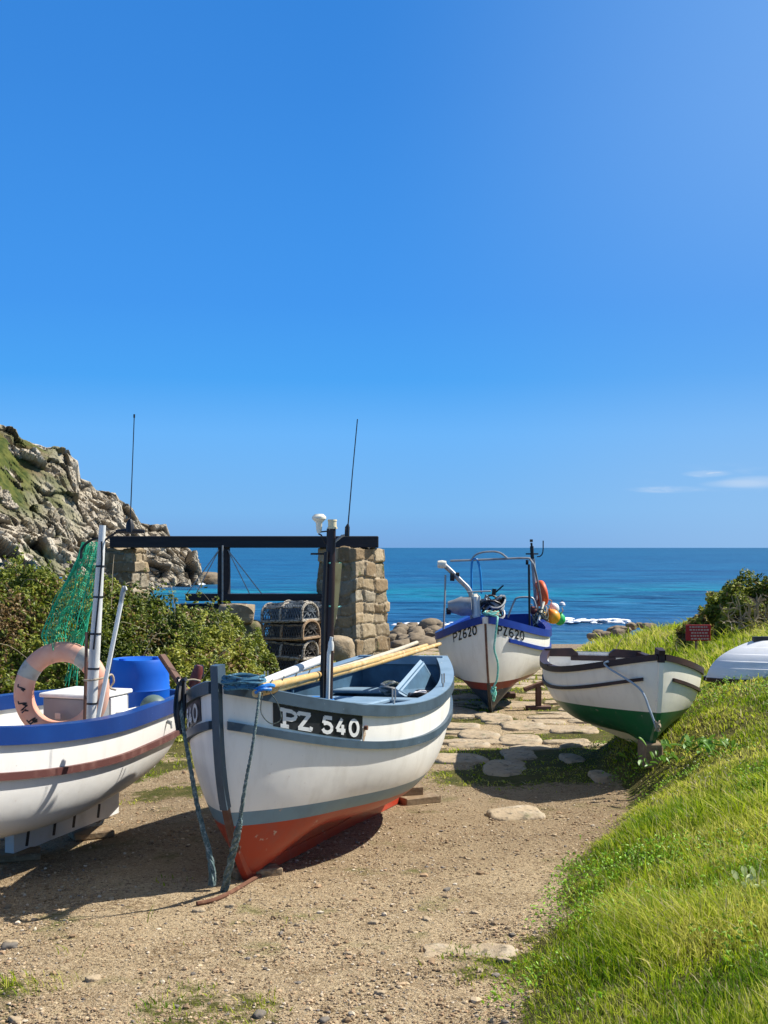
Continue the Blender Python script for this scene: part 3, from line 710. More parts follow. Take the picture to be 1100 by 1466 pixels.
# ---- boat in the foreground
def boat540():
    h = H540; h.root('fishing_boat', 'white fishing boat with red bottom and PZ 540 board, nearest in the middle', 'boat')
    obj_on(h, h.outer(), 'hull', M['hull540'])
    obj_on(h, h.inner(.44), 'inner_planking', M['deep_blue_in'])
    mb = MB(); h.strip(mb, 0., .03, -.075, -.055, .014); g = obj_on(h, mb, 'gunwale', M['blue_grey'], smooth=False)
    mb = MB(); h.strip(mb, 0., .026, -.078, .016, .022, t0=.01, t1=.998); h.cap(mb, -.05, .02, .03, .1); obj_on(h, mb, 'capping_rail', M['pale_blue'], smooth=False)
    mb = MB(); h.strip(mb, .238, .028, -.004, -.024, .024, t0=.006); obj_on(h, mb, 'rubbing_strake', M['blue_grey'], smooth=False)
    mb = MB(); h.stem(mb, .395, 1.0, .062, .035, .05, top=.105); obj_on(h, mb, 'stem_post', M['blue_grey'])
    mb = MB(); h.stem(mb, .17, .40, .05, .022, .05); obj_on(h, mb, 'stem_shoe', M['timber_red'])
    mb = MB(); h.stem(mb, .0, .17, .055, .018, .05); obj_on(h, mb, 'forefoot', M['hull540'])
    mb = MB(); h.keel(mb, .06, -.43, -3.42); h_k = obj_on(h, mb, 'keel', M['hull540'], smooth=False)
    mb = MB().box((-3.40, 0, .16), (.05, .02, .34), bev=.006); mb.tube([(-3.36, 0, .11), (-3.5, 0, .11)], .035, 10); obj_on(h, mb, 'stern_gear', M['rust'])
    # registration boards, one each bow
    for side in (1, -1):
        p = plate(h, side, *((.343, 1.037) if side > 0 else (.21, 1.02)), .057, .057, .195, .205, .006).build('name_board', M['black'], h.o, smooth=False)
        s_ = [(.377, .508), (.499, .62), (.682, .779), (.793, .889), (.905, 1.0)] if side > 0 else [(.99, .87), (.85, .74), (.63, .52), (.495, .385), (.36, .245)]
        glyphs(h, 'PZ540', side, s_, .084, .186, 0, .0235, .0085).build('lettering', M['letter_white'], p, smooth=False)
    # inside
    obj_on(h, thwart(h, -1.25, .94, .24), 'thwart', M['pale_blue'], smooth=False)
    obj_on(h, thwart(h, -2.2, .955, .22), 'thwart', M['pale_blue'], smooth=False)
    mb = thwart(h, -3.25, .95, .4); obj_on(h, mb, 'stern_sheet', M['pale_blue'], smooth=False)
    mb = MB().box((-1.72, .22, .965), (.62, .34, .035), bev=.01); mb.box((-1.72, .22, .64), (.5, .26, .6), bev=.01); obj_on(h, mb, 'side_bench', M['pale_blue'], smooth=False)
    for x in (-.9, -1.6, -2.05, -2.55, -2.95):
        mb = MB()
        for sd in (1, -1):
            t = np.full(10, np.interp(x, [-3.5, 0], [1, 0])); P = h.S(t, np.linspace(.3, .98, 10), sd, -.045); mb.tube(P, .016, 6)
        obj_on(h, mb, 'rib', M['deep_blue_in'])
    L = h.loc_of; Q = [np.array(L(W(*p))) for p in ((571, 988, 9.0), (606, 947, 9.75), (627, 983, 9.85), (597, 1003, 9.1))]
    nn = np.cross(Q[1]-Q[0], Q[3]-Q[0]); nn /= np.linalg.norm(nn); nn = nn if nn[0] < 0 else -nn
    v = Q+[q+nn*.05 for q in Q]; mb = MB().add(v, [(0, 1, 2, 3), (7, 6, 5, 4), (0, 4, 5, 1), (1, 5, 6, 2), (2, 6, 7, 3), (3, 7, 4, 0)]); hb_ = obj_on(h, mb, 'hatch_board', M['deep_blue_in'], smooth=False)
    mb = MB()
    for i, j in ((0, 1), (1, 2), (2, 3), (3, 0)): mb.tube([Q[i]+nn*.03, Q[j]+nn*.03], .036, 4)
    mb.build('lit_edges', M['pale_blue'], hb_, smooth=False)  # pale tubes paint sunlit edges round the board, coloured dark as its shaded face
    mb = MB(); mb.box((-2.9, .0, .62), (.5, .6, .3), rotz(.1), bev=.01); obj_on(h, mb, 'engine_box', M['deep_blue_in'], smooth=False)
    # foredeck
    t = np.linspace(.01, .2, 14); P = h.below(t, .05, 1, -.03); Q = h.below(t, .05, -1, -.03)
    mb = MB().grid(np.stack([P, Q], 0)); obj_on(h, mb, 'foredeck', M['blue_grey'])
    # mast with its instruments
    L = h.loc_of
    b = W(466, 1010, 7.75); b[2] = .36; top = W(474.5, 757, 7.75)
    mb = MB(); mb.tube([L(b), L(b*.5+top*.5), L(top)], [.036, .034, .031], 10); ms = obj_on(h, mb, 'mast', M['mast_dark'])
    mb = MB(); a2 = W(459, 1010, 7.70); a2[2] = .36; mb.tube([L(a2), L(W(463, 870, 7.70)), L(W(467, 790, 7.70))], .014, 8); mb.build('cable_pipe', M['black_metal'], ms)
    mb = MB(); mb.lathe([(0, .055), (.03, .055), (.031, .045), (.028, .045), (.028, .006), (.033, .006), (.033, -.006), (0, -.006)], L(W(476, 756, 7.75)), 14); mb.build('mast_light', M['cream'], ms)
    mb = MB(); mb.lathe([(0, .125), (.03, .122), (.046, .105), (.046, .092), (.03, .076), (.021, .066), (.018, .02), (.012, 0), (0, 0)], L(W(457, 763, 7.75)), 16); mb.build('gps_antenna', M['cream_white'], ms)
    mb = MB(); mb.tube([L(W(456, 764, 7.75)), L(W(460, 766, 7.75)), L(W(466, 779, 7.75))], .006, 6); mb.tube([L(W(455, 762, 7.75)), L(W(473, 760, 7.75))], .005, 6)
    mb.tube([L(W(445, 793, 7.75)), L(W(470, 793, 7.75))], .007, 6); mb.build('bracket', M['black_metal'], ms)
    mb = MB(); mb.tube([L(W(478, 777, 7.75)), L(W(490, 767, 7.75)), L(W(498, 766, 7.75))], .009, 6); mb.build('aerial_arm', M['steel'], ms)
    mb = MB(); mb.tube([L(W(497, 768, 7.75)), L(W(497.5, 755, 7.75)), L(W(498.5, 750, 7.75))], [.017, .017, .006], 8); mb.build('aerial_base', M['black_metal'], ms)
    mb = MB(); mb.tube([L(W(498.5, 752, 7.75)), L(W(505, 675, 7.75)), L(W(512, 600, 7.75))], [.0045, .0035, .0035], 5); mb.build('whip_aerial', M['black_metal'], ms)
    mb = MB(); c = [L(W(483, 806, 7.79)), L(W(478, 870, 7.79)), L(W(474, 912, 7.79))]; mb.tube(c, [.034, .03, .012], 4); mb.build('lashed_plank', M['timber_pale'], ms, smooth=False)
    mb = MB(); 
    for py in (806, 868): mb.tube([L(W(472, py, 7.70)), L(W(482, py+2, 8.31)), L(W(488, py, 7.79))], .006, 5)
    mb.build('lashing', M['rope_green'], ms)
    p0 = W(466, 1010, 7.66); p0[2] = .4
    mb = MB(); mb.tube([L(p0), L(W(471, 935, 7.66)), L(W(475, 912, 7.66))], [.014, .014, .012], 8); mb.lathe([(.0, .03), (.016, .03), (.02, 0), (.016, -.03), (0, -.03)], L(W(474, 925, 7.66)), 10)
    obj_on(h, mb, 'rope_hauler_post', M['alu'])
    # fittings
    for x in (-1.15, -2.3):
        mb = MB()
        for sd in (1, -1):
            P = h.at(x, -.02, sd); P[1] -= sd*.02; mb.tube([P, P+[0, 0, .05]], .008, 6); mb.tube([P+[-.03, 0, .05], P+[-.03, 0, .12]], .006, 5); mb.tube([P+[.03, 0, .05], P+[.03, 0, .12]], .006, 5)
        obj_on(h, mb, 'rowlock', M['steel'])
    mb = MB(); P = h.onhull(np.array([1.06]), np.array([.13]), 1, .004)[0]; mb.tube([P, P+[0, .02, 0]], .014, 8); obj_on(h, mb, 'scupper', M['rust'])
    n_ = 9; q = np.linspace(0, 1, n_); wv = .013*(1-q)**.6+.002+.002*np.sin(q*17)
    G = np.stack([h.onhull(1.06+sg*wv+.004*np.sin(q*5), .135+.085*q, 1, .0025) for sg in (-1, 0, 1)], 0); obj_on(h, MB().grid(G), 'rust_streak', pmat('rust_stain', (.50, .34, .2), [((.7, .62, .5), 30, .45, .6)], rough=.6))
boat540()

def stick(name, a, b, r0, r1, mat, label, cat, group=None, nodes=0, n=10, wob=.0):
    a, b = np.array(a, float), np.array(b, float); t = np.linspace(0, 1, 40); P = a+(b-a)*t[:, None]; P -= a
    P[:, 2] -= wob*4*t*(1-t)
    r = r0+(r1-r0)*t
    if nodes: r = r*(1+.10*np.exp(-((t*nodes) % 1-.5)**2/.006))
    mb = MB().tube(P, r, n); o = mb.build(name, mat); o.location = a
    return tag(o, label, cat, group)

# cargo of the foreground boat
fe = [(W(366, 993, 6.72), W(630, 922, 10.9), 'bamboo', 'long bamboo pole, lowest of three laid along the boat'),
      (W(375, 984, 6.74), W(611, 924, 10.5), 'bamboo', 'knotty bamboo pole, middle of three laid along the boat'),
      (W(425, 974, 7.3), W(597, 920, 10.4), 'bamboo_grey', 'greyish bamboo pole, uppermost of three laid along the boat')]
for a, b, m, l in fe:
    o = stick('bamboo_pole', a, b, .023, .017, M[m], l, 'pole', 'bamboo poles along the boat', nodes=11, wob=.015)
mb = MB()
for k, (px, py, Y) in enumerate(((385, 987, 6.86), (402, 982, 7.05), (421, 976, 7.3), (440, 971, 7.55), (530, 947, 9.1), (562, 938, 9.8))):
    c = W(px, py, Y); a = np.linspace(0, 2*np.pi, 13)
    mb.tube(c+np.stack([np.sin(a)*.02, np.cos(a)*.045, np.sin(a)*.045+.01], -1), .004, 5)
tag(mb.build('pole_lashing', M['rope_dark']), 'dark cord lashed round the bamboo poles', 'lashing')
mb = MB(); mb.tube(spline([W(376, 992, 6.70), W(374, 1020, 6.68), W(388, 1036, 6.66), W(402, 1030, 6.68), W(398, 1008, 6.7), W(386, 990, 6.72)], 6), .003, 5)
tag(mb.build('hanging_cord', M['rope_dark']), 'loop of thin cord dangling from the bamboo pole ends', 'cord')
stick('white_spar', W(371, 979, 7.0), W(468, 941, 8.32), .024, .029, M['white_gel'], 'smooth white spar leaning along the far gunwale', 'spar', n=16)
# coil on the bow
mb = MB()
for k in range(6):
    a = np.linspace(0, 2*np.pi, 30); r = .105-.008*(k % 3)+.004*k; c = W(349, 979, 6.83)
    mb.tube(c+np.stack([r*1.05*np.cos(a+k), r*.75*np.sin(a+k), .012*k+.006*np.sin(3*a+k)-.02], -1), .0105, 6)
tag(mb.build('rope_coil', M['rope_blue']), 'coil of blue rope on the bow of the foreground boat', 'rope')
mb = MB(); mb.tube(spline([W(366, 988, 6.75), W(374, 984, 6.72), W(384, 981, 6.75), W(392, 982, 6.8)], 5), .012, 7); mb.tube(spline([W(366, 992, 6.72), W(376, 987, 6.7), W(388, 987, 6.74)], 5), .01, 7)
tag(mb.build('blue_cord', M['tarp']), 'bright blue cord tied round the pole ends at the bow', 'cord')
# bow lines
def rope(name, pts, r, mat, label, n=8, parent=None, twist=True):
    P = spline(pts, 10); m = len(P); r = np.interp(np.linspace(0, 1, m), np.linspace(0, 1, len(r)), r) if hasattr(r, '__len__') else np.full(m, r)
    mb = MB()
    if twist:
        Q = []
        L = np.concatenate([[0], np.cumsum(np.linalg.norm(np.diff(P, axis=0), axis=1))]); k = max(20, int(L[-1]/.012)); s = np.linspace(0, L[-1], min(k, 260))
        C = np.stack([np.interp(s, L, P[:, i]) for i in range(3)], -1); rr = np.interp(s, L, r)
        T = np.gradient(C, axis=0); T /= np.linalg.norm(T, axis=1)[:, None]; u = np.cross(T, [.3, .9, .1]); u /= np.linalg.norm(u, axis=1)[:, None]; v = np.cross(T, u)
        for j in range(3):
            a = s/np.maximum(rr, .004)*.9+j*2.094
            mb.tube(C+(rr*.5)[:, None]*(np.cos(a)[:, None]*u+np.sin(a)[:, None]*v), rr*.58, 6)
    else: mb.tube(P, r, n)
    return tag(mb.build(name, mat), label, 'rope')
g1 = W(321, 1277, 6.93); g2 = W(304, 1268, 6.95)
rope('mooring_rope', [W(373, 988, 6.74), W(371, 1000, 6.66), W(363, 1060, 6.60), W(352, 1120, 6.63), W(345, 1165, 6.66), W(341, 1190, 6.7), W(331, 1230, 6.8), g1], [.008, .008, .009, .010, .012, .021, .022, .025], M['rope_teal'], 'frayed teal rope down the lit bow of the foreground boat')
rope('mooring_rope', [W(262, 992, 7.28), W(259, 1010, 7.12), W(264, 1050, 7.06), W(272, 1095, 7.03), W(284, 1160, 7.0), W(298, 1215, 6.97), W(303, 1240, 6.95), g2], [.013, .012, .012, .013, .015, .018, .021, .024], M['rope_teal'], 'thick rope down the shaded side of the foreground boat')
def on_ground(px, py, up=.012):
    Y = 8.
    for _ in range(60):
        Y = .5*Y+.5*(CAMZ-gz((px-550)/F*Y, Y))*F/(py-784)
    return np.array([(px-550)/F*Y, Y, gz((px-550)/F*Y, Y)+up])
rope('ground_rope', [on_ground(395, 1243), on_ground(360, 1263), on_ground(330, 1281), on_ground(305, 1292), on_ground(282, 1297)], .013, M['rust'], 'rusty brown cable lying on the gravel below the bow', twist=False)
for c, s in ((g1, 0), (g2, 1)):
    pass
# dark bundle and stick on the shaded gunwale
mb = MB(); rr = np.random.default_rng(3)
for k in range(9):
    p = W(258+rr.uniform(-3, 6), 978+rr.uniform(-6, 8), 7.2+rr.uniform(-.05, .1)); q = W(258+rr.uniform(-4, 4), 1040+rr.uniform(-10, 14), 7.1)
    mb.tube(spline([p+[rr.uniform(-.04, .04), 0, .02], p, (p+q)/2+[rr.uniform(-.02, .02), -.03, 0], q], 5), .013, 6)
tag(mb.build('black_rope_bundle', M['black_metal']), 'black rags and rope hanging over the shaded gunwale', 'rope')
a_, b_ = W(231, 938, 7.5), W(266, 990, 7.35); d_ = b_-a_; ln = np.linalg.norm(d_)
q_ = Vector(d_).to_track_quat('Z', 'Y').to_matrix(); mb = MB().box((0, 0, ln/2), (.05, .03, ln), bev=.006)
o = mb.build('timber_batten', M['timber_red'], smooth=False); o.location = a_; o.rotation_euler = q_.to_euler(); tag(o, 'brown timber batten leaning up from the shaded gunwale', 'batten')
e = empty('small_fender', 'small maroon float with black cap on the shaded gunwale', 'float', W(275, 988, 7.42))
mb = MB().lathe([(0, .16), (.02, .16), (.032, .13), (.036, .08), (.03, .02), (0, 0)], (0, 0, 0), 14, roty(.3)); mb.build('float_body', M['b_maroon'], e)
mb = MB().lathe([(0, .17), (.03, .17), (.034, .13), (.034, .10), (0, .10)], (.035, .05, -.02), 14); mb.build('float_cap', M['black_metal'], e)
mb = MB().tube(catenary(W(263, 976, 7.35)-W(275, 988, 7.42), W(287, 975, 7.4)-W(275, 988, 7.42), -.012), .005, 5); mb.build('float_cord', M['rope_tan'], e)
# loose gear inside
def heap(name, c, rx, ry, rz, mats, label, cat, seed, n=14, r=.012):
    rr = np.random.default_rng(seed); e = empty(name, label, cat, c)
    for mi, m in enumerate(mats):
        mb = MB()
        for k in range(n):
            a = np.linspace(0, rr.uniform(4, 8), 18)+rr.uniform(0, 6); s = rr.uniform(.4, 1)
            mb.tube(np.stack([rx*s*np.cos(a)+rr.normal(0, rx*.12), ry*s*np.sin(a)+rr.normal(0, ry*.12), rz*(k/n)+rz*.25*np.sin(a*1.7+k)], -1), r, 5)
        mb.build(('rope_pile', 'netting_pile', 'cord_pile')[mi], m, e)
    return e
heap('gear_heap', W(606, 1006, 9.0)+[0, 0, -.04], .12, .1, .1, [M['b_white'], M['black_metal']], 'heap of black and white rope by the near stern quarter', 'rope', 5, r=.013)
heap('gear_heap', W(560, 990, 9.4), .08, .07, .06, [M['rope_dark'], M['steel']], 'dark heap of tackle in the shaded side of the boat', 'tackle', 6)
v, f = rock_geo((.2, .14, .05), 12, 3, .35); o = MB().add(v, f).build('tarpaulin', M['tarp']); o.location = W(443, 996, 7.75)+[0, 0, -.06]; tag(o, 'bright blue tarpaulin bundle at the foot of the dark mast', 'tarpaulin')
# blocks under stern
for (x, y, z, s, r, l) in ((.30, 10.05, -.085, (.34, .16, .06), .5, 'flat timber block lying lowest under the stern'), (.22, 10.12, -.02, (.2, .15, .075), .3, 'short timber block stacked under the stern heel')):
    o = MB().box((0, 0, 0), s, bev=.006).build('timber_block', M['timber'], smooth=False); o.location = (x, y, gz(x, y)+(.03 if s[2] < .07 else .098)); o.rotation_euler = (0, 0, r); tag(o, l, 'block')
o = MB().box((0, 0, 0), (.30, .14, .075), bev=.008).build('timber_block', M['timber'], smooth=False); p = H540.world((-.55, 0, -.03)); o.location = (p[0], p[1], gz(p[0], p[1])+.01); o.rotation_euler = (0, 0, .4); tag(o, 'timber block sunk in the gravel under the red forefoot', 'block')

# ---- boat at the left edge
def boat_left():
    h = HL; h.root('fishing_boat', 'white boat with royal blue gunwale, cut off at the left edge', 'boat')
    obj_on(h, h.outer(), 'hull', M['hull_left']); obj_on(h, h.inner(.44), 'inner_lining', M['white_in'])
    mb = MB(); h.strip(mb, 0., .03, -.06, -.105, .0); h.cap(mb, -.1, .0, .03, .06); obj_on(h, mb, 'gunwale', M['royal'], smooth=False)
    mb = MB(); h.strip(mb, .286, .03, -.004, -.022, .022); obj_on(h, mb, 'rubbing_strake', M['brown_rub'], smooth=False)
    mb = MB(); h.stem(mb, .1, 1.0, .06, .02, .04); obj_on(h, mb, 'stem_post', M['white_gel'])
    mb = MB(); h.keel(mb, .07, -1.02, -2.32, zb=-.205); k = obj_on(h, mb, 'keel', M['white_gel'], smooth=False)
    mb = MB()
    for x in (-1.30, -1.62, -1.86, -2.17): mb.box((x, 0, -.13), (.05, .076, .12), roty(.2), bev=.012)
    mb.build('keel_slot', M['black'], k)
    obj_on(h, thwart(h, -2.7, .62, .3), 'thwart', M['white_in'], smooth=False)
    L = h.loc_of
    b = W(128.5, 1045, 8.114); t = W(147, 752, 8.114)
    mb = MB(); P = np.array([L(b+(t-b)*s) for s in (0, .4, .7, 1)]); mb.tube(P, [.039, .037, .031, .022], 14); ms = obj_on(h, mb, 'mast', M['alu'])
    mb = MB()
    for s in (.13, .3, .47, .65, .8):
        c = b+(t-b)*s; rr = np.interp(s, [0, .4, .7, 1], [.039, .037, .031, .022])+.003; mb.tube([L(c-[0, 0, .006]), L(c+[0, 0, .006])], rr, 14)
    mb.tube([L(W(145.5, 775, 8.058)), L(W(146, 800, 8.058)), L(W(141, 860, 8.058)), L(W(134, 930, 8.049))], .007, 6); mb.build('black_tape', M['black_metal'], ms)
    mb = MB(); mb.tube([L(W(148, 775, 8.114)), L(W(165, 763, 8.114)), L(W(178, 759, 8.114))], .008, 6); mb.tube([L(W(166, 761, 8.114)), L(W(186, 760, 8.114)), L(W(207, 761, 8.114))], [.012, .02, .012], 8)
    mb.tube([L(W(186, 762, 8.114)), L(W(186, 750, 8.114)), L(W(186.5, 743, 8.114))], [.03, .026, .008], 8); mb.build('aerial_bracket', M['black_metal'], ms)
    mb = MB(); mb.tube([L(W(186.5, 745, 8.114)), L(W(189.5, 670, 8.114)), L(W(192.3, 594, 8.114))], [.0045, .0035, .0035], 5); mb.tube([L(W(192.2, 598, 8.114)), L(W(192.3, 593, 8.114))], .007, 6); mb.build('whip_aerial', M['black_metal'], ms)
    mb = MB(); mb.tube(spline([L(W(147, 772, 8.114)), L(W(138, 771, 8.114)), L(W(125, 777, 8.114)), L(W(117, 787, 8.114)), L(W(116, 800, 8.114))], 6), .009, 6); mb.build('net_hoop', M['black_metal'], ms)
    mb = MB(); c0 = W(121, 1040, 8.040); mb.tube([L(c0), L(W(123, 960, 8.040)), L(W(124, 905, 8.040))], .012, 6); mb.build('wooden_stake', M['timber_red'], ms)
    for x, s0 in ((-2.05, 1),):
        P = h.onhull(np.array([1.35]), np.array([.16]), -1, .005)[0]; mb = MB().tube([P, P+[0, -.03, -.01]], .016, 8); mb.tube(P+np.array([[0, -.03, -.01], [0, -.035, -.05]]), .008, 6); obj_on(h, mb, 'drain_fitting', M['steel'])
boat_left()

# things in or at the left boat
e = empty('lifebuoy', 'faded pink lifebuoy leaning on the pale mast of the left boat', 'lifebuoy', W(88, 990, 8.233), (math.radians(90-7), 0, math.radians(-8)))
def ring(Rr, r, a0, a1, n=64, ell=1.0):
    a = np.linspace(a0, a1, n); P = np.stack([Rr*np.cos(a), Rr*np.sin(a), 0*a], -1)
    G = []
    for k in range(n):
        b = np.linspace(0, 2*np.pi, 18, endpoint=False); d = np.array([math.cos(a[k]), math.sin(a[k]), 0])
        G.append(P[k]+np.outer(r*np.cos(b), d)+np.outer(r*ell*np.sin(b), [0, 0, 1]))
    return np.array(G).transpose(1, 0, 2)
MB().grid(ring(.275, .071, 0, 2*np.pi, 72, .8), closeu=True).build('buoyant_ring', M['ring_pink'], e)
for k, ang in enumerate((2.62, .95)):
    MB().grid(ring(.275, .0725, ang-.17, ang+.17, 12, .8), closeu=True).build('tape_band', M['ring_grey'], e)
mb = MB(); rr = np.random.default_rng(9)
def ringmark(mb, ang, rad, pts, w):
    P = []
    for (u, v) in pts:
        a = ang+u; r = (rad+v)*.923; q = (r-.275)/.071; z = .8*.071*math.sqrt(max(0, 1-q*q))+.004; P.append((r*math.cos(a), r*math.sin(a), z))
    P = np.array(P); mb.tube(P, w, 4)
for ang, sgn in ((3.05, 1), (3.45, 1), (3.62, -1), (3.95, 1), (4.02, 1), (-.35, 1)):
    ringmark(mb, ang, .29, [(-.06, .03*sgn), (.0, .03), (.03, -.01), (.06, -.03*sgn)], .0055)
    ringmark(mb, ang+.07, .27, [(-.02, .02), (.03, .0)], .005)
mb.build('worn_lettering', M['black'], e)
rope('ring_tie', [W(120, 974, 8.021), W(132, 974, 8.003), W(150, 970, 8.068), W(160, 966, 8.169), W(163, 976, 8.160), W(158, 985, 8.141), W(166, 988, 8.114)], .007, M['rope_tan'], 'knotted tan cord tying the lifebuoy to the mast', twist=False)
# green net hung from the hoop
def net():
    mb = MB(); n, m = 18, 30
    top = W(130, 777, 8.150); G = np.zeros((m, n, 3))
    for i in range(m):
        s = i/(m-1)
        for j in range(n):
            u = j/(n-1)
            xl = np.interp(s, [0, .12, .5, .85, 1], [118, 112, 84, 60, 66]); xr = np.interp(s, [0, .12, .5, .7, .85, 1], [146, 144, 138, 128, 126, 118]); py = 776+s*152+6*math.sin(u*9+1)*s
            px = xl+(xr-xl)*(u+.03*math.sin(7*s+u*11)); Y = 8.26+.09*math.sin(u*14+s*2.)*(.3+s)+.12*math.sin(u*3.1)
            G[i, j] = W(px, py, Y)
    for j in range(-m, n):
        a = [G[i, j+i*n//m*1] for i in range(m) if 0 <= j+i*n//m < n]
        if len(a) > 2: mb.tube(np.array(a), .0026, 3, caps=False)
        a = [G[i, n-1-(j+i*n//m)] for i in range(m) if 0 <= j+i*n//m < n]
        if len(a) > 2: mb.tube(np.array(a), .0026, 3, caps=False)
    for j in (0, 1, n-2, n-1, n//2, n//2+3, n//3): mb.tube(G[:, j], .005, 4, caps=False)
    for k in range(7):
        j = int(RNG.integers(0, n)); q = G[::4, j]+RNG.normal(0, .02, (len(G[::4]), 3)); mb.tube(spline(q, 3), .003, 3, caps=False)
    # tail drooping through the ring
    for k in range(16):
        px = RNG.uniform(100, 128); P = [W(px, 905, 8.206), W(px+RNG.uniform(-6, 2), 940, 8.92), W(px-RNG.uniform(0, 14), 975+RNG.uniform(-8, 10), 8.98)]; mb.tube(spline(P, 5), .003, 3, caps=False)
    tag(mb.build('fishing_net', M['net_green'], smooth=False), 'bright green fishing net hanging from the left mast', 'net')
net()
e = empty('boat_hook', 'slim grey pole with a hooked end standing in the left boat', 'pole', W(139, 1035, 7.985))
o_ = W(139, 1035, 7.985); MB().tube([(0, 0, 0), W(158, 940, 8.021)-o_, W(174, 860, 8.058)-o_], .0155, 8).build('shaft', M['alu'], e)
MB().tube(spline([W(173.5, 863, 8.058)-o_, W(176, 848, 8.058)-o_, W(179, 840, 8.058)-o_, W(181, 845, 8.040)-o_], 5), [.017]*10+[.008]*6, 7).build('hook', M['steel'], e)
def locker():
    p = W(76, 1035, 8.575); ax = math.atan2(.944, .33)
    e = empty('storage_locker', 'white storage locker, shaded faces coloured grey, standing inside the left boat', 'locker', (-2.19, 8.42, .52), (0, 0, ax-math.pi/2))
    MB().box((0, .14, .215), (.45, .42, .41), bev=.012).build('locker_body', M['shaded_white'], e, smooth=False)  # shade on the white locker's front is painted in as grey
    MB().box((0, .14, .434), (.49, .46, .03), bev=.008).build('lid', M['white_gel'], e, smooth=False)
    MB().box((.229, .2, .24), (.012, .22, .34), bev=.004).build('lit_end_panel', M['white_gel'], e, smooth=False)  # white panel paints the sunlit end lighter than the body
    MB().box((-.05, -.135, .30), (.05, .012, .05), bev=.004).build('latch', M['steel'], e, smooth=False)
    e2 = empty('fish_box', 'low white fish box between the locker and the blue gunwale', 'box', (-1.80, 8.55, .60), (0, 0, ax-math.pi/2))
    MB().box((0, .06, .1), (.17, .3, .2), bev=.012).build('box_body', M['white_gel'], e2, smooth=False)
    MB().box((0, .06, .215), (.19, .32, .025), bev=.006).build('box_lid', M['white_in'], e2, smooth=False)
locker()
e = empty('plastic_barrel', 'blue plastic barrel standing in the far end of the left boat', 'barrel', (-1.935, 9.40, .45))
H_ = 1.13-.45
MB().lathe([(0, 0), (.22, 0), (.238, .03), (.247, .2), (.254, .22), (.248, .25), (.249, H_*.62), (.254, H_*.64), (.248, H_*.66), (.243, H_-.12), (.23, H_-.03), (.22, H_-.008), (.205, H_-.02), (0, H_-.025)], n=40, rot=np.diag([.94, .94, 1.])).build('barrel_body', M['barrel'], e)
for a in (.6, 3.7): MB().lathe([(0, .02), (.03, .02), (.032, 0), (0, 0)], (.14*math.cos(a), .14*math.sin(a), H_-.022), 12).build('bung', M['barrel'], e)
v, f = rock_geo((.10, .10, .09), 3, 3, .03, 0); o = MB().add(v, f).build('net_float', M['grey_green']); o.location = W(220, 1012, 8.759); tag(o, 'rounded grey-green float in the far end of left boat', 'float')
for k, (px, py) in enumerate(((236, 998), (241, 995))):
    pass
for (x, y, s, r, l) in ((-2.16, 8.75, (.30, .2, .05), .5, 'weathered timber block flat on the ground under the left keel'), (-2.5, 8.0, (.36, .2, .05), .3, 'dark timber block under the deep end of left keel')):
    o = MB().box((0, 0, 0), s, bev=.008).build('timber_block', M['timber'], smooth=False); o.location = (x, y, gz(x, y)+.03); o.rotation_euler = (0, 0, r); tag(o, l, 'block')

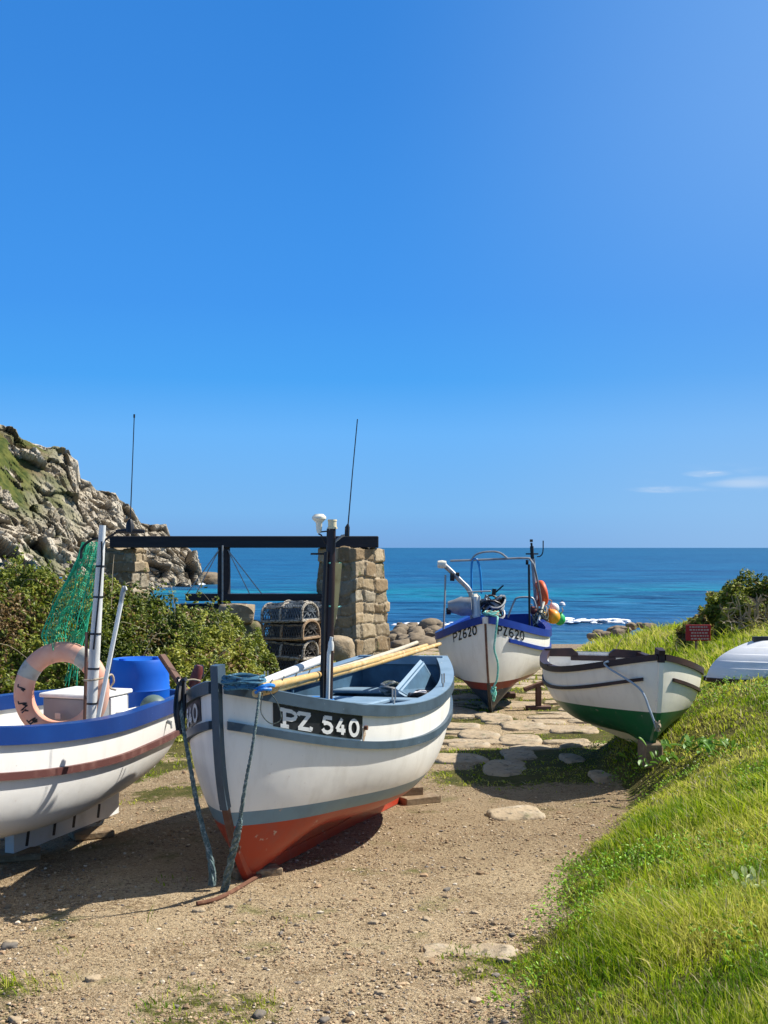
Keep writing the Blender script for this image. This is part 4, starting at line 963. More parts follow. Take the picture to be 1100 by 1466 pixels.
# ---- boat farther down the slip
def boat620():
    h = H620; h.root('fishing_boat', 'white boat marked PZ620 with blue gunwale and rails, furthest towards the sea', 'boat')
    obj_on(h, h.outer(), 'hull', M['hull620']); obj_on(h, h.inner(.44), 'inner_lining', M['royal620'])
    mb = MB(); h.strip(mb, 0., .03, -.06, -.085, .012); h.cap(mb, -.08, .012, .03, .06); obj_on(h, mb, 'gunwale', M['royal620'], smooth=False)
    mb = MB(); h.strip(mb, .255, .03, -.004, -.025, .025, t0=.06, sides=(1,)); obj_on(h, mb, 'rubbing_strake', M['royal620'], smooth=False)
    mb = MB(); h.stem(mb, .3, .93, .035, .012, .03); obj_on(h, mb, 'stem_band', M['timber_red'])
    mb = MB(); h.stem(mb, .0, .31, .05, .03, .04); obj_on(h, mb, 'forefoot', M['black'])
    mb = MB(); h.keel(mb, .07, -.5, -3.75); obj_on(h, mb, 'keel', M['black'], smooth=False)
    mb = MB().box((-3.98, 0, .42), (.2, .03, .75), bev=.01); obj_on(h, mb, 'rudder', M['timber_red'], smooth=False)
    glyphs(h, 'PZ620', 1, [(.175, .262), (.272, .364), (.38, .482), (.5, .602), (.62, .725)], .085, .205, 0, .022, .004, True).build('lettering', M['letter_black'], h.o, smooth=False)
    glyphs(h, 'PZ620', -1, [(.708, .58), (.56, .455), (.435, .34), (.32, .235), (.222, .135)], .085, .205, 0, .022, .004, True).build('lettering', M['letter_black'], h.o, smooth=False)
    t = np.linspace(.01, .3, 14); P = h.below(t, .04, 1, -.03); Q = h.below(t, .04, -1, -.03)
    obj_on(h, MB().grid(np.stack([P, Q], 0)), 'foredeck', M['royal620'])
    L = h.loc_of
    def tb(pts, r, name, mat, n=8, sp=True):
        P = np.array([L(W(*p)) for p in pts]); P = spline(P, 6) if sp and len(P) > 2 else P
        return MB().tube(P, r, n).build(name, mat, h.o)
    Y1 = 17.2
    tb([(677, 900, Y1), (676, 862, Y1), (672, 845, Y1), (660, 832, Y1), (646, 818, Y1), (634, 807, Y1)], .036, 'davit_arm', M['steel'])
    mb = MB(); c = L(W(633, 808, Y1)); mb.lathe([(0, -.06), (.05, -.06), (.06, 0), (.05, .06), (0, .06)], c, 12, rotx(1.5)); obj_on(h, mb, 'davit_roller', M['cream_white'])
    mb = MB(); c = L(W(648, 826, Y1)); mb.lathe([(0, -.03), (.06, -.03), (.06, .03), (0, .03)], c, 12, rotx(1.5)); c = L(W(655, 823, Y1)); mb.lathe([(0, -.03), (.035, -.03), (.035, .03), (0, .03)], c, 12, rotx(1.5)); obj_on(h, mb, 'davit_sheave', M['black_metal'])
    tb([(638, 823, Y1), (637, 860, Y1), (635, 905, Y1)], .014, 'davit_stay', M['steel'], 6)
    # hauler drum lying athwart, motor block, hose bundle
    mb = MB(); R = roty(0)@rotx(math.pi/2); c = L(W(662, 868, 17.0)); mb.lathe([(0, -.2), (.05, -.2), (.055, -.15), (.135, -.14), (.14, .02), (.10, .12), (.08, .2), (0, .2)], c, 18, rotz(math.radians(0))@rotx(math.pi/2)); obj_on(h, mb, 'hauler_drum', M['steel'])
    mb = MB(); c = L(W(642.5, 875, 17.0)); mb.lathe([(0, -.03), (.05, -.03), (.05, .03), (0, .03)], c, 14, rotx(math.pi/2)); obj_on(h, mb, 'drum_knob', M['black_metal'])
    mb = MB(); mb.box(L(W(682, 868, 17.0)), (.2, .12, .36), bev=.04); obj_on(h, mb, 'motor_cover', M['cream_white'])
    mb = MB(); mb.box(L(W(686, 847, 17.0)), (.1, .34, .02), bev=.004); obj_on(h, mb, 'motor_shelf', M['steel'])
    mb = MB(); mb.tube([L(W(710, 848, 17)), L(W(721, 838, 17))], .012, 6); mb.tube([L(W(707, 852, 17)), L(W(708, 843, 17))], .03, 8); obj_on(h, mb, 'throttle_lever', M['black_metal'])
    # rails
    Y2 = 17.6
    tb([(645, 803, Y2), (700, 801, Y2), (752, 799, Y2), (760, 802, Y2), (765, 812, Y2), (771, 838, Y2+.6), (775, 862, Y2+.9), (776, 892, Y2+1.0)], .016, 'top_rail', M['steel'], 7)
    tb([(674, 803, Y2), (682, 794, Y2), (697, 790, Y2), (715, 791, Y2), (728, 800, Y2)], .014, 'arch_rail', M['steel'], 7)
    tb([(675.5, 850, Y2), (675.5, 810, Y2), (678, 801, Y2), (684, 803, Y2), (688, 820, Y2), (690, 850, Y2)], .017, 'blue_hoop', pmat('blue_hose', (.02, .25, .6), rough=.4), 7)
    tb([(727, 884, 18.2), (736, 862, 18.2), (741, 856, 18.2), (757, 855, 18.2), (764, 858, 18.2), (768, 870, 18.2)], .015, 'side_rail', M['steel'], 7)
    tb([(758.5, 896, 17.6), (758, 850, 17.6), (757.5, 808, 17.6)], .018, 'rail_post', M['black'], 7)
    mb = MB(); c = L(W(755, 805, 17.6)); mb.lathe([(0, -.02), (.035, -.02), (.04, 0), (.035, .02), (0, .02)], c, 10, rotx(1.5)); obj_on(h, mb, 'rail_lamp', M['black_metal'])
    tb([(769, 898, 18.9), (767, 850, 18.9), (763, 800, 18.9)], [.04]*6+[.035]*7, 'mast', M['steel'], 9)
    mb = MB(); 
    for a, b, r in (((762.5, 802, 18.9), (761.5, 782, 18.9), .03), ((753, 793, 18.9), (771, 793, 18.9), .012), ((761.5, 782, 18.9), (761, 777, 18.9), .018), ((759, 774, 18.9), (763, 774, 18.9), .022)): mb.tube([L(W(*a)), L(W(*b))], r, 7)
    obj_on(h, mb, 'mast_light', M['black_metal'])
    tb([(769, 797, 18.9), (774, 796, 18.9), (777.5, 790, 18.9), (778, 774, 18.9)], .01, 'aerial', M['black_metal'], 6)
    tb([(770, 893, 18.4), (775, 876, 18.5), (779, 862, 18.6)], .02, 'fender_bar', M['cream_white'], 7)
boat620()
heap('hose_coil', W(706, 869, 17.0)+[0, 0, -.14], .17, .14, .26, [M['black_metal'], M['steel']], 'tangle of black hoses beside the winch on the far boat', 'hose', 8, n=12, r=.017)
def orient_ring(name, c, Rr, r, rot, mat, label, cat):
    o = MB().grid(ring(Rr, r, 0, 2*np.pi, 40), closeu=True).build(name, mat); o.location = c; o.rotation_euler = rot; return tag(o, label, cat)
orient_ring('lifebuoy', W(776.5, 849, 18.8), .15, .055, (0, math.radians(80), math.radians(6)), M['ring_orange'], 'orange lifebuoy hung edge-on at the stern of the far boat', 'lifebuoy')
orient_ring('lifebuoy', W(772.5, 851, 18.86), .15, .05, (0, math.radians(80), math.radians(6)), M['ring_orange'], 'orange lifebuoy hung behind another on the far boat', 'lifebuoy')
for px, py, Y, r, m, l in ((792, 883, 18.7, .115, 'b_orange', 'round orange buoy hanging at the far boat stern'), (801.5, 887, 18.85, .095, 'b_green', 'round green buoy behind the orange one'), (793.5, 871, 18.95, .085, 'b_white', 'pale white buoy above the orange one'), (780, 884, 18.75, .085, 'b_yellow', 'yellow buoy squeezed beside the orange one'), (764, 874, 18.5, .06, 'b_maroon', 'dull maroon buoy beside the rail post of the far boat')):
    e = empty('net_buoy', l, 'buoy', W(px, py, Y), (.3, -.5 if m != 'b_green' else .2, 0), 'buoys on the far boat')
    MB().lathe([(0, -r), (r*.5, -r*.87), (r*.87, -r*.5), (r, 0), (r*.93, r*.4), (r*.7, r*.75), (r*.35, r*1.02), (r*.18, r*1.15), (r*.18, r*1.3), (0, r*1.3)], n=20).build('float_body', M[m], e)
    MB().tube(spline([(0, 0, r*1.25), (.02, 0, r*1.6), (-.01, .01, r*2.1)], 4), .008, 5).build('eye_cord', M['rope_tan'], e)
heap('rope_bundle', W(772, 884, 18.55)+[0, 0, -.2], .12, .1, .32, [M['rope_tan'], M['rope_dark']], 'bundle of tan ropes below the orange lifebuoys', 'rope', 15, n=10, r=.012)
rope('bow_rope', [W(696, 876, 15.63), W(703, 880, 15.38), W(712, 883, 15.23), W(712, 890, 15.13), W(709, 915, 15.13), W(708, 930, 15.15), W(713, 950, 15.19), W(712, 972, 15.23), W(707, 985, 15.25), W(707, 1004, 15.29)], .013, M['rope_green'], 'turquoise rope hanging down the bow of the far boat', twist=False)
heap('rope_knot', W(703, 881, 15.53), .11, .09, .05, [M['rope_green'], M['rope_tan']], 'turquoise rope knotted on the far bow deck', 'rope', 25, n=5, r=.011)
heap('rope_knot', W(707, 998, 15.25), .03, .03, .12, [M['rope_green']], 'turquoise knot at the foot of the far stem', 'rope', 26, n=5, r=.01)
def chock(name, c, rz, label):
    e = empty(name, label, 'chock', c, (0, 0, rz))
    MB().box((0, 0, .16), (.07, .09, .32), bev=.006).build('upright', M['timber_red'], e, smooth=False); MB().box((0, .0, .345), (.42, .1, .05), roty(-.35), bev=.006).build('crosspiece', M['timber_red'], e, smooth=False)
    MB().box((0, 0, .025), (.34, .12, .05), bev=.006).build('foot', M['timber_red'], e, smooth=False)
x, y = 2.12, 16.3; chock('boat_chock', (x, y, gz(x, y)), .1, 'red-brown timber prop beside the far boat keel')
p = H620.world((-2.6, 0, -.04)); o = MB().box((0, 0, 0), (.5, .16, .12), bev=.01).build('timber_block', M['timber_red'], smooth=False); o.location = (p[0], p[1], gz(p[0], p[1])+.02); tag(o, 'dark timber block under the keel of the far boat', 'block')

# ---- small boat on the right
def boat_right():
    h = HR; h.root('rowing_boat', 'cream rowing boat with green bottom and maroon gunwale on the grass', 'boat')
    obj_on(h, h.outer(), 'hull', M['hull_green']); obj_on(h, h.inner(.44), 'inner_lining', M['white_in'])
    mb = MB(); h.strip(mb, 0., .022, -.055, -.042, .014); obj_on(h, mb, 'gunwale', M['maroon'], smooth=False)
    mb = MB(); h.strip(mb, .191, .022, -.004, -.015, .015, t0=.03); obj_on(h, mb, 'rubbing_strake', M['maroon'], smooth=False)
    mb = MB(); h.stem(mb, .02, 1.0, .05, .02, .03, top=.0); obj_on(h, mb, 'stem_post', M['hull_green'])
    mb = MB(); h.stem(mb, .93, 1.0, .07, .03, .09, top=.05); obj_on(h, mb, 'stem_head', M['maroon'])
    mb = MB(); h.keel(mb, .05, -.3, -2.72); obj_on(h, mb, 'keel', M['hull_green'], smooth=False)
    d = h.d; zt = d['zt']; X0 = -d['L']-d['rt']
    for sd in (1, -1):
        mb = MB(); y0, y1 = sd*.17, sd*d['bt']*1.02; v = []
        for x in (X0-.025, X0+.06): v += [(x, y1, zt-.06), (x, y1, zt+.022), (x, sd*.24, zt+.035), (x, y0, zt-.02), (x, y0, zt-.06)]
        mb.add(v, [(0, 1, 2, 3, 4), (9, 8, 7, 6, 5)]+[(i, (i+1) % 5, (i+1) % 5+5, i+5) for i in range(5)]); obj_on(h, mb, 'transom_board', M['maroon'], smooth=False)
    mb = MB().box((X0+.02, 0, zt-.07), (.08, .5, .06), bev=.005); obj_on(h, mb, 'transom_notch', M['maroon'], smooth=False)
    obj_on(h, thwart(h, -1.35, .55, .22), 'thwart', M['white_in'], smooth=False)
    obj_on(h, thwart(h, -2.45, .6, .5), 'stern_bench', M['white_in'], smooth=False)
    obj_on(h, thwart(h, -.65, .60, .2), 'thwart', M['white_in'], smooth=False)
    for x in (-1.5,):
        mb = MB()
        for sd in (1, -1): P = h.at(x, -.02, sd); mb.box(P+[0, 0, .01], (.16, .05, .03), bev=.005)
        obj_on(h, mb, 'rowlock_block', M['maroon'], smooth=False)
boat_right()
h = HR; q = lambda x, dz, o: h.world(h.at(x, dz, -1)+np.array([0, -o, 0]))
rope('painter_rope', [q(-.32, -.03, -.16), q(-.33, -.035, .03), q(-.32, .05, .045), W(915, 985, 10.28), W(930, 1015, 10.22), W(939.5, 1041, 10.2), W(942, 1047, 10.24)], .0095, pmat('pale_blue_rope', (.3, .38, .45), rough=.85), 'pale blue painter tied over the cream bow', twist=False)
heap('rope_knot', W(942, 1044, 10.2), .025, .02, .07, [M['rope_tan']], 'frayed knot at the stem foot of the cream boat', 'rope', 31, n=5, r=.007)
p = h.world((-.33, 0, -.06)); o = MB().box((0, 0, 0), (.16, .32, .22), bev=.012).build('timber_block', M['timber'], smooth=False); o.location = (p[0], p[1], gz(p[0], p[1])+.05); tag(o, 'timber block under the stem of the cream rowing boat', 'block')

# ---- upturned dinghy
def dinghy():
    h = Hull({'yaw': math.radians(90-6), 'roll': math.pi, 'pitch': 0, 'X': 3.40, 'Y': 12.55, 'L': 2.7, 'bm': .58, 'bt': .5, 'tb': .5, 'pb': 2.6, 'z0': .40, 'tm': .45, 'zb': .42, 'zt': .40, 'rake': .12, 'rf': .42, 'zr': .04, 'nb': 1.35, 'nm': 2.3, 'ns': 2.2, 'rt': .03, 'Z': 1.02})
    h.root('upturned_dinghy', 'white clinker dinghy lying upside down on the grass', 'dinghy')
    obj_on(h, h.outer(step=6), 'hull', M['hull_dinghy'], angle=25)
    mb = MB(); h.strip(mb, 0., .022, -.03, -.03, .012); h.cap(mb, -.03, .012, .02, .02); obj_on(h, mb, 'gunwale', M['maroon'], smooth=False)
    mb = MB(); h.keel(mb, .05, -.52, -2.65, zb=-.035); obj_on(h, mb, 'keel', M['black'], smooth=False)
    for sd in (1, -1):
        mb = MB(); t = np.linspace(.27, .8, 20); P = h.S(t, .12, sd, .02); P[:, 2] -= .015; mb.tube(P, .02, 4); obj_on(h, mb, 'bilge_runner', M['black'])
dinghy()

# ------------------------------------------------------------------ stonework, winch, pots
M['masonry'] = pmat('masonry_granite', 'col', [((.16, .12, .07), 5, .52, .72), ((.50, .43, .32), 11, .58, .74), ((.11, .12, .05), 3.2, .60, .70)], rough=.95, spec=.15, bump=[(16, .6, .03), (60, .6, .01)])
def stone_pier(name, label, c, yaw, tall, half0, half1, seed, sc):
    """battered rubble pier: one skin, stones as cells that wrap round the corners, recessed joints"""
    e = empty(name, label, 'pillar', c, (0, 0, yaw)); m, nz = 44, 110
    u = np.linspace(-1, 1, m); per = np.concatenate([np.stack([u[:-1], -1+0*u[:-1]], -1), np.stack([1+0*u[:-1], u[:-1]], -1), np.stack([-u[:-1], 1+0*u[:-1]], -1), np.stack([-1+0*u[:-1], -u[:-1]], -1)])
    z = np.linspace(-.3, tall, nz); hs = half0+(half1-half0)*np.clip(z/tall, 0, 1)
    P = np.zeros((len(per), nz+10, 3)); P[:, :nz, :2] = per[:, None]*hs[None, :, None]; P[:, :nz, 2] = z
    for k in range(10): P[:, nz+k, :2] = per*hs[-1]*(1-(k+1)/10.); P[:, nz+k, 2] = tall
    pr = np.linspace(0, 8, len(per), endpoint=False)[:, None]*hs.mean()+0*P[:, :, 0][..., :1]; zz = P[..., 2]+0.
    pr = np.repeat(pr[:, :1], P.shape[1], 1); zz[:, nz:] = tall+np.linspace(.05, .6, 10)
    wb = np.stack([pr*1.4, zz*1.4, 0*zz+seed], -1); zz = zz+.10*vnoise(wb, seed)+.03*vnoise(wb*3, seed+1); pq = pr+.08*vnoise(wb*1.3, seed+2)+.03*vnoise(wb*3.5, seed+3)
    zr = zz*sc[2]+.35*np.sin(zz*2.3+seed); row = np.floor(zr); fz = zr-row; one = 0*row
    uu = pq*sc[0]*(.75+.6*_h(row, one, one, seed))+_h(row, one+3, one, seed)*5; cl = np.floor(uu); jit = .3*(_h(row, cl, one, seed+5)-.5); fu = uu-cl
    cid = _h(row, cl, one, seed+9); edge_ = np.minimum(np.minimum(fu, 1-fu)*1.1, np.minimum(fz, 1-fz)*.85)*2.2
    tl = (fu-.5)*(_h(row, cl, one+1, seed)-.5)*.07+(fz-.5)*(_h(row, cl, one+2, seed)-.5)*.07
    d = (cid-.5)*.06+tl-.05*np.clip(1-edge_*6.5, 0, 1)**.9+.02*fbm(P*6, 3, seed)+.035*fbm(P*1.7, 2, seed+4)
    nr = np.zeros_like(P); r = P[..., :2]; ax = np.abs(r).argmax(-1); nr[..., 0] = np.where(ax == 0, np.sign(r[..., 0]), .0); nr[..., 1] = np.where(ax == 1, np.sign(r[..., 1]), .0)
    nr[:, nz:] = [0, 0, 1]; corner = (np.abs(np.abs(r[..., 0])-np.abs(r[..., 1])) < .02)[..., None]
    nr = np.where(corner & (P[..., 2:] < tall-.001), np.sign(np.concatenate([r, 0*r[..., :1]], -1))*.7, nr)
    P = P+nr*d[..., None]; P[:, nz-1:, 2] += .06*fbm(P[:, nz-1:]*3, 2, 8)
    pal = np.array([[.35, .265, .16], [.29, .23, .15], [.39, .31, .2], [.25, .18, .105], [.32, .275, .2]]); pk = pal[(cid*997).astype(int) % 5]*(.8+.4*((cid*37) % 1))[..., None]
    jt = np.clip(1-edge_*6, 0, 1)[..., None]; col = pk*(1-jt)+np.array([.40, .33, .23])*jt
    n1, n2 = P.shape[:2]; idx = np.arange(n1*n2).reshape(n1, n2); nx = np.roll(idx, -1, 0)
    f = np.stack([idx[:, :-1], nx[:, :-1], nx[:, 1:], idx[:, 1:]], -1).reshape(-1, 4)
    fastmesh('stonework', P.reshape(-1, 3), [f], M['masonry'], col.reshape(-1, 3), smooth=True, parent=e)
    return e
gp = gz(-.62, 27.4)
stone_pier('stone_pillar', 'tall granite pillar carrying the right end of the dark beam', (-.75, 27.5, -.52), math.radians(-37), 2.50, .66, .54, 4, (2.1, 2.1, 3.1))
stone_pier('stone_pillar', 'granite pier at the left end of the dark beam above the brambles', (-6.0, 27.7, 0), math.radians(-20), 1.97, .40, .34, 8, (2.2, 2.2, 3.2))
def winch():
    mb = MB().box((-3.2, 27.3, 2.13), (6.15, .34, .27), bev=.015)
    tag(mb.build('timber_beam', M['beam'], smooth=False), 'long black timber beam spanning the two stone pillars', 'beam')
    e = empty('capstan', 'dark timber capstan post with stays under the long beam', 'capstan', (-3.68, 27.3, .55))
    MB().tube([(0, 0, -.6), (0, 0, .9), (0, 0, 1.46)], [.155, .15, .14], 12).build('drum_post', M['beam'], e)
    MB().tube([(0, -.24, -.3), (0, -.24, 1.5)], .022, 6).build('iron_rod', M['steel'], e)
    for dx in (-.83, -.62, .62, .9): MB().tube([(.1*np.sign(dx), -.1, 1.4), (dx, -.2, .38)], .012, 5).build('stay_rod', M['steel'], e)
    MB().box((.8, .0, .31), (3.3, .5, .16), bev=.02).build('turning_bar', M['beam'], e, smooth=False)
    MB().box((-.3, .2, -.0), (1.6, .6, .3), bev=.03).build('base_timber', M['beam'], e, smooth=False)
    for k, (x, y, s, l) in enumerate(((-3.3, 26.6, .3, 'grey granite block under the capstan, nearer the bramble bank'), (-2.1, 26.4, .34, 'grey granite block under the capstan, nearer the pots'))):
        v, f = rock_geo((s*1.6, s, s*.9), 60+k, 3, .2, .7); o = MB().add(v, f).build('granite_block', M['granite']); o.location = (x, y, .52); tag(o, l, 'rock')
        v2, f2 = rock_geo((s*1.9, s*1.2, s*1.3), 66+k, 3, .2, .6)
        o2 = MB().add(v2, f2).build('granite_block', M['granite_dark']); o2.location = (x+.1, y+.15, .05); tag(o2, l.replace('grey', 'mossy').replace('under the', 'at the foot of the'), 'rock')
winch()
v, f = rock_geo((.42, .4, .36), 41, 4, .12, .3); o = MB().add(v, f).build('granite_boulder', M['granite']); o.location = (-1.0, 25.2, gz(-1.0, 25.2)+.2); tag(o, 'rounded boulder leaning against the tall pillar foot', 'boulder')

def pot_meshes(rope_m, net_m, seed):
    """returns list of (name, mesh) of a D-ended pot, long axis x"""
    rr = np.random.default_rng(seed); L, Wd, Hh = .80, .5, .29
    def prof(u):                                          # u 0..1 along the arch from one bottom edge to the other
        a = math.pi*u; return np.array([-Wd/2*math.cos(a)*(1-.08*math.sin(a)), Hh*min(1, math.sin(a)**.5)])
    fr = MB()
    for x in (-L/2, -.03, L/2):
        P = [np.array([x, *prof(u)]) for u in np.linspace(0, 1, 15)]+[np.array([x, -Wd/2, 0])]; fr.tube(np.array(P), .025 if x else .02, 6)
    for u in (0., .2, .36, .5, .64, .8, 1.):
        t = np.linspace(-L/2, L/2, 12); y, z = prof(u); P = np.stack([t, y+rr.normal(0, .004, 12), z+rr.normal(0, .006, 12)], -1); fr.tube(P, .019 if .05 < u < .95 else .025, 5)
    for x in (-.2, .2): fr.tube([(x, -Wd/2, 0), (x, Wd/2, 0)], .015, 5)
    nt = MB()
    us = np.linspace(0, 1, 13); xs = np.linspace(-L/2, L/2, 17)
    G = np.array([[np.array([x, *prof(u)])*[1, .985, .985] for u in us] for x in xs])
    for k in range(-13, 17):
        a = [G[k+j, j] for j in range(13) if 0 <= k+j < 17]; b = [G[k+j, 12-j] for j in range(13) if 0 <= k+j < 17]
        for q in (a, b):
            if len(q) > 1: nt.tube(np.array(q), .0085, 3, caps=False)
    for sx in (-1, 1):
        for j in range(0, 13): p = G[0 if sx < 0 else -1, j]; nt.tube(np.array([p, [sx*L/2, (p[1])*.25, .14]]), .006, 3, caps=False)
        a = np.linspace(0, 6.3, 12); nt.tube(np.stack([0*a+sx*(L/2-.02), .07*np.cos(a), .14+.06*np.sin(a)], -1), .012, 5, caps=False)
    nt.box((0, 0, .03), (L*.96, Wd*.94, .012)); nt.box((.0, 0, .13), (.03, Wd*.84, .22)); nt.box((0, 0, .13), (L*.9, .03, .2))
    return fr, nt
def pots():
    kinds = [('pot_rope', 'pot_net'), ('pot_rope_rust', 'pot_net'), ('pot_rope', 'pot_net_blue')]
    proto = []
    for i, (a, b) in enumerate(kinds):
        fr, nt = pot_meshes(None, None, i); e = empty('lobster_pot', 'x', 'lobster pot'); proto.append([e, fr.build('pot_frame', M[a], e), nt.build('netting', M[b], e)])
    rows = ['bottom row', 'second row from the ground', 'third row from the ground', 'top row']
    used = set(); base = gz(-1.7, 20.2)
    spots = []
    for lv in range(5):
        for c in range(2):
            spots.append((lv, c))
    z0 = W(0, 963, 20)[2]-.30
    for lv, c in spots:
        ki = 2 if lv == 4 else (1 if lv == 3 else (0 if (lv+c) % 3 else 1))
        e, fr, nt = proto[ki]
        if ki in used:
            e2 = e.copy(); COL.objects.link(e2)
            for ch in (fr, nt): d = ch.copy(); COL.objects.link(d); d.parent = e2
            e = e2
        used.add(ki)
        a = math.radians(-28)+RNG.normal(0, .06); u = np.array([math.cos(a), math.sin(a)]); v = np.array([-u[1], u[0]])
        p = np.array([-1.72, 20.0])+v*c*.53+u*(.05*lv+RNG.normal(0, .03))
        e.location = (p[0], p[1], z0+lv*.297+RNG.normal(0, .008)); e.rotation_euler = (RNG.normal(0, .03), RNG.normal(0, .03), a)
        lvn = ('lowest', 'second lowest', 'middle', 'second highest', 'top')[lv]
        look = ('tan rope-bound', 'rusty rope-bound', 'blue-grey netted')[ki]
        e['label'] = f"{look} lobster pot, {lvn} layer, {('column nearest the boats', 'column nearest the sea')[c]}"; e['category'] = 'lobster pot'; e['group'] = 'lobster pots stacked before the pillar'
pots()
v, f = rock_geo((.8, .9, .3), 5, 3, .2, .6); o = MB().add(v, f).build('flat_rock', M['granite_dark']); o.location = (-1.35, 20.5, gz(-1.4, 20.4)+.02); tag(o, 'mossy flat rock under the stack of lobster pots', 'rock')

# ------------------------------------------------------------------ slabs and rocks
def slab_geo(lx, ly, h, seed):
    rr = np.random.default_rng(seed); n = 30; a = np.linspace(0, 2*np.pi, n, endpoint=False)
    r = 1/np.maximum(np.abs(np.cos(a)), np.abs(np.sin(a))); r = np.minimum(r, 1.18)
    r = r*(1+.16*fbm(np.stack([np.cos(a)*1.3+seed, np.sin(a)*1.3, 0*a], -1), 3, seed % 40))
    rings = []
    for s, z in ((0.0, 1.), (.2, 1.0), (.4, 1.0), (.6, .99), (.78, .97), (.9, .9), (.965, .72), (1.0, .3), (1.01, -.8)):
        P = np.stack([lx/2*r*np.cos(a)*s, ly/2*r*np.sin(a)*s, 0*a+h*z], -1); P[:, 2] += .022*fbm(P*5+seed, 3, seed % 30)*(s < .97); P[:, :2] *= (1+.05*fbm(P*9+seed, 2, seed % 20))[:, None]
        rings.append(P)
    return MB().grid(np.array(rings).transpose(1, 0, 2), closeu=True)
def px_ground(px, py):
    Y = 8.
    for _ in range(60):
        X = (px-550)/F*Y; z = gz(X, Y); Y2 = (CAMZ-z)*F/(py-784); Y = Y*.5+Y2*.5
    return (px-550)/F*Y, Y
SL = [(660, 1041, 54, .34, 'pinkish flat slab nearest the foreground boat stern'), (687, 1054, 54, .42, 'flat sunlit slab left of the shadow edge, under the pinkish one'), (670, 1066, 60, .36, 'sunlit slab third from the front left of the slip'), (657, 1088, 72, .36, 'wide pale slab front left of the slip beside bare earth'), (724, 1101, 58, .5, 'pale slab half crossed by the rowing boat shadow'), (748, 1040, 60, .45, 'shaded slab under the far boat bow, right'), (746, 1062, 58, .45, 'shaded slab in the middle of the rowing boat shadow'), (744, 1082, 46, .4, 'small shaded slab low in the rowing boat shadow'), (708, 1029, 46, .45, 'sunlit slab close to the far boat stem'), (660, 1023, 48, .45, 'shaded slab beside the shadow of the far boat'), (739, 1171, 86, .62, 'humped pale stone half buried in the track'), (819, 1088, 28, .3, 'small brown stone in the rowing boat shadow'), (861, 1113, 30, .22, 'thin pale stone at the grass edge by the shadow tip'), (668, 1364, 130, .62, 'long low pale stone flush with the near track')]
SL[10] = (739, 1168, 80, .40, SL[10][4]); SL[13] = (670, 1363, 128, .22, SL[13][4])
for i, (px, py, wpx, ly, l) in enumerate(SL):
    x, y = px_ground(px, py); lx = wpx/F*y*1.05; hh = .036 if py < 1150 else (.045 if py < 1300 else .014)
    o = slab_geo(lx, ly*(1.6 if py < 1150 else 1), hh, 100+i*3).build('paving_stone', M['slab']); o.location = (x, y, gz(x, y)-.005); o.rotation_euler = (0, 0, RNG.normal(0, .12)); tag(o, l, 'stone')
def slipway():
    mb = MB(); rr = np.random.default_rng(21); y = 12.6
    while y < 31:
        d = .36+.02*(y-12); x = -.75 if y < 16 else -.1; xe = float(edge(y))+.25
        while x < xe:
            w = rr.uniform(.4, .95)*(1+.02*(y-12)); cx, cy = x+w/2, y+rr.normal(0, .05)
            if rr.uniform() < .52 and not (x < .9 and y < 11.5):
                g = slab_geo(w*.9, d*rr.uniform(.5, .85), .022+rr.uniform(0, .02), int(rr.integers(1, 9999))); V = np.concatenate(g.v)@rotz(rr.normal(0, .05)).T; mb.add(V+[cx, cy, gz(cx, cy)-.01], g.f)
            x += w
        y += d
    o = mb.build('slipway', M['slab']); tag(o, 'old granite paved slipway running down to the water', 'slipway', kind='structure')
slipway()
def rock(name, c, size, seed, mat, label, cat='rock', group=None, sub=3, box=.45, rough=.25, rz=None):
    v, f = rock_geo(size, seed, sub, rough, box); o = MB().add(v, f).build(name, mat, angle=55); o.location = c; o.rotation_euler = (RNG.normal(0, .1), RNG.normal(0, .1), RNG.uniform(0, 6.28) if rz is None else rz)
    return tag(o, label, cat, group)
rock('shore_boulder', W(617, 896, 36)+[0, 0, -.05], (.42, .36, .3), 71, M['shore_rock'], 'large round brown boulder on top of the shore rocks', 'boulder', box=.1, rough=.1)
rr = np.random.default_rng(33)
for i in range(60):
    px = rr.uniform(556, 650); k = rr.uniform(); Y = 31.5+k*5; X = (px-550)/F*Y; s = rr.uniform(.12, .33)
    zt = W(px, 918-k*26, Y)[2]
    rock('shore_rock', (X, Y, max(gz(X, Y)+.05, zt-s*.5)), (s*rr.uniform(.8, 1.3), s*.85, s*rr.uniform(.6, .95)), 200+i, M['shore_rock'], 'brown shore rock in the jumble between pillar and far boat', group='shore rocks beside the pillar', box=.35, rough=.38)
for i in range(20):
    px = rr.uniform(850, 935); k = (px-850)/85; Y = rr.uniform(37, 46); X = (px-550)/F*Y; s = rr.uniform(.10, .24)
    rock('shore_rock', (X, Y, W(px, 907-k*16+rr.uniform(-3, 5), Y)[2]-s*.3), (s*1.4, s, s*.75), 300+i, M['shore_rock'], 'dark wet rock on the shore below the grassy slope', group='dark rocks below the grass slope', box=.4, rough=.4)
M['grey_stone'] = pmat('grey_stone', (.19, .165, .135), [((.09, .085, .08), 20, .45, .7)], rough=1., spec=.1)
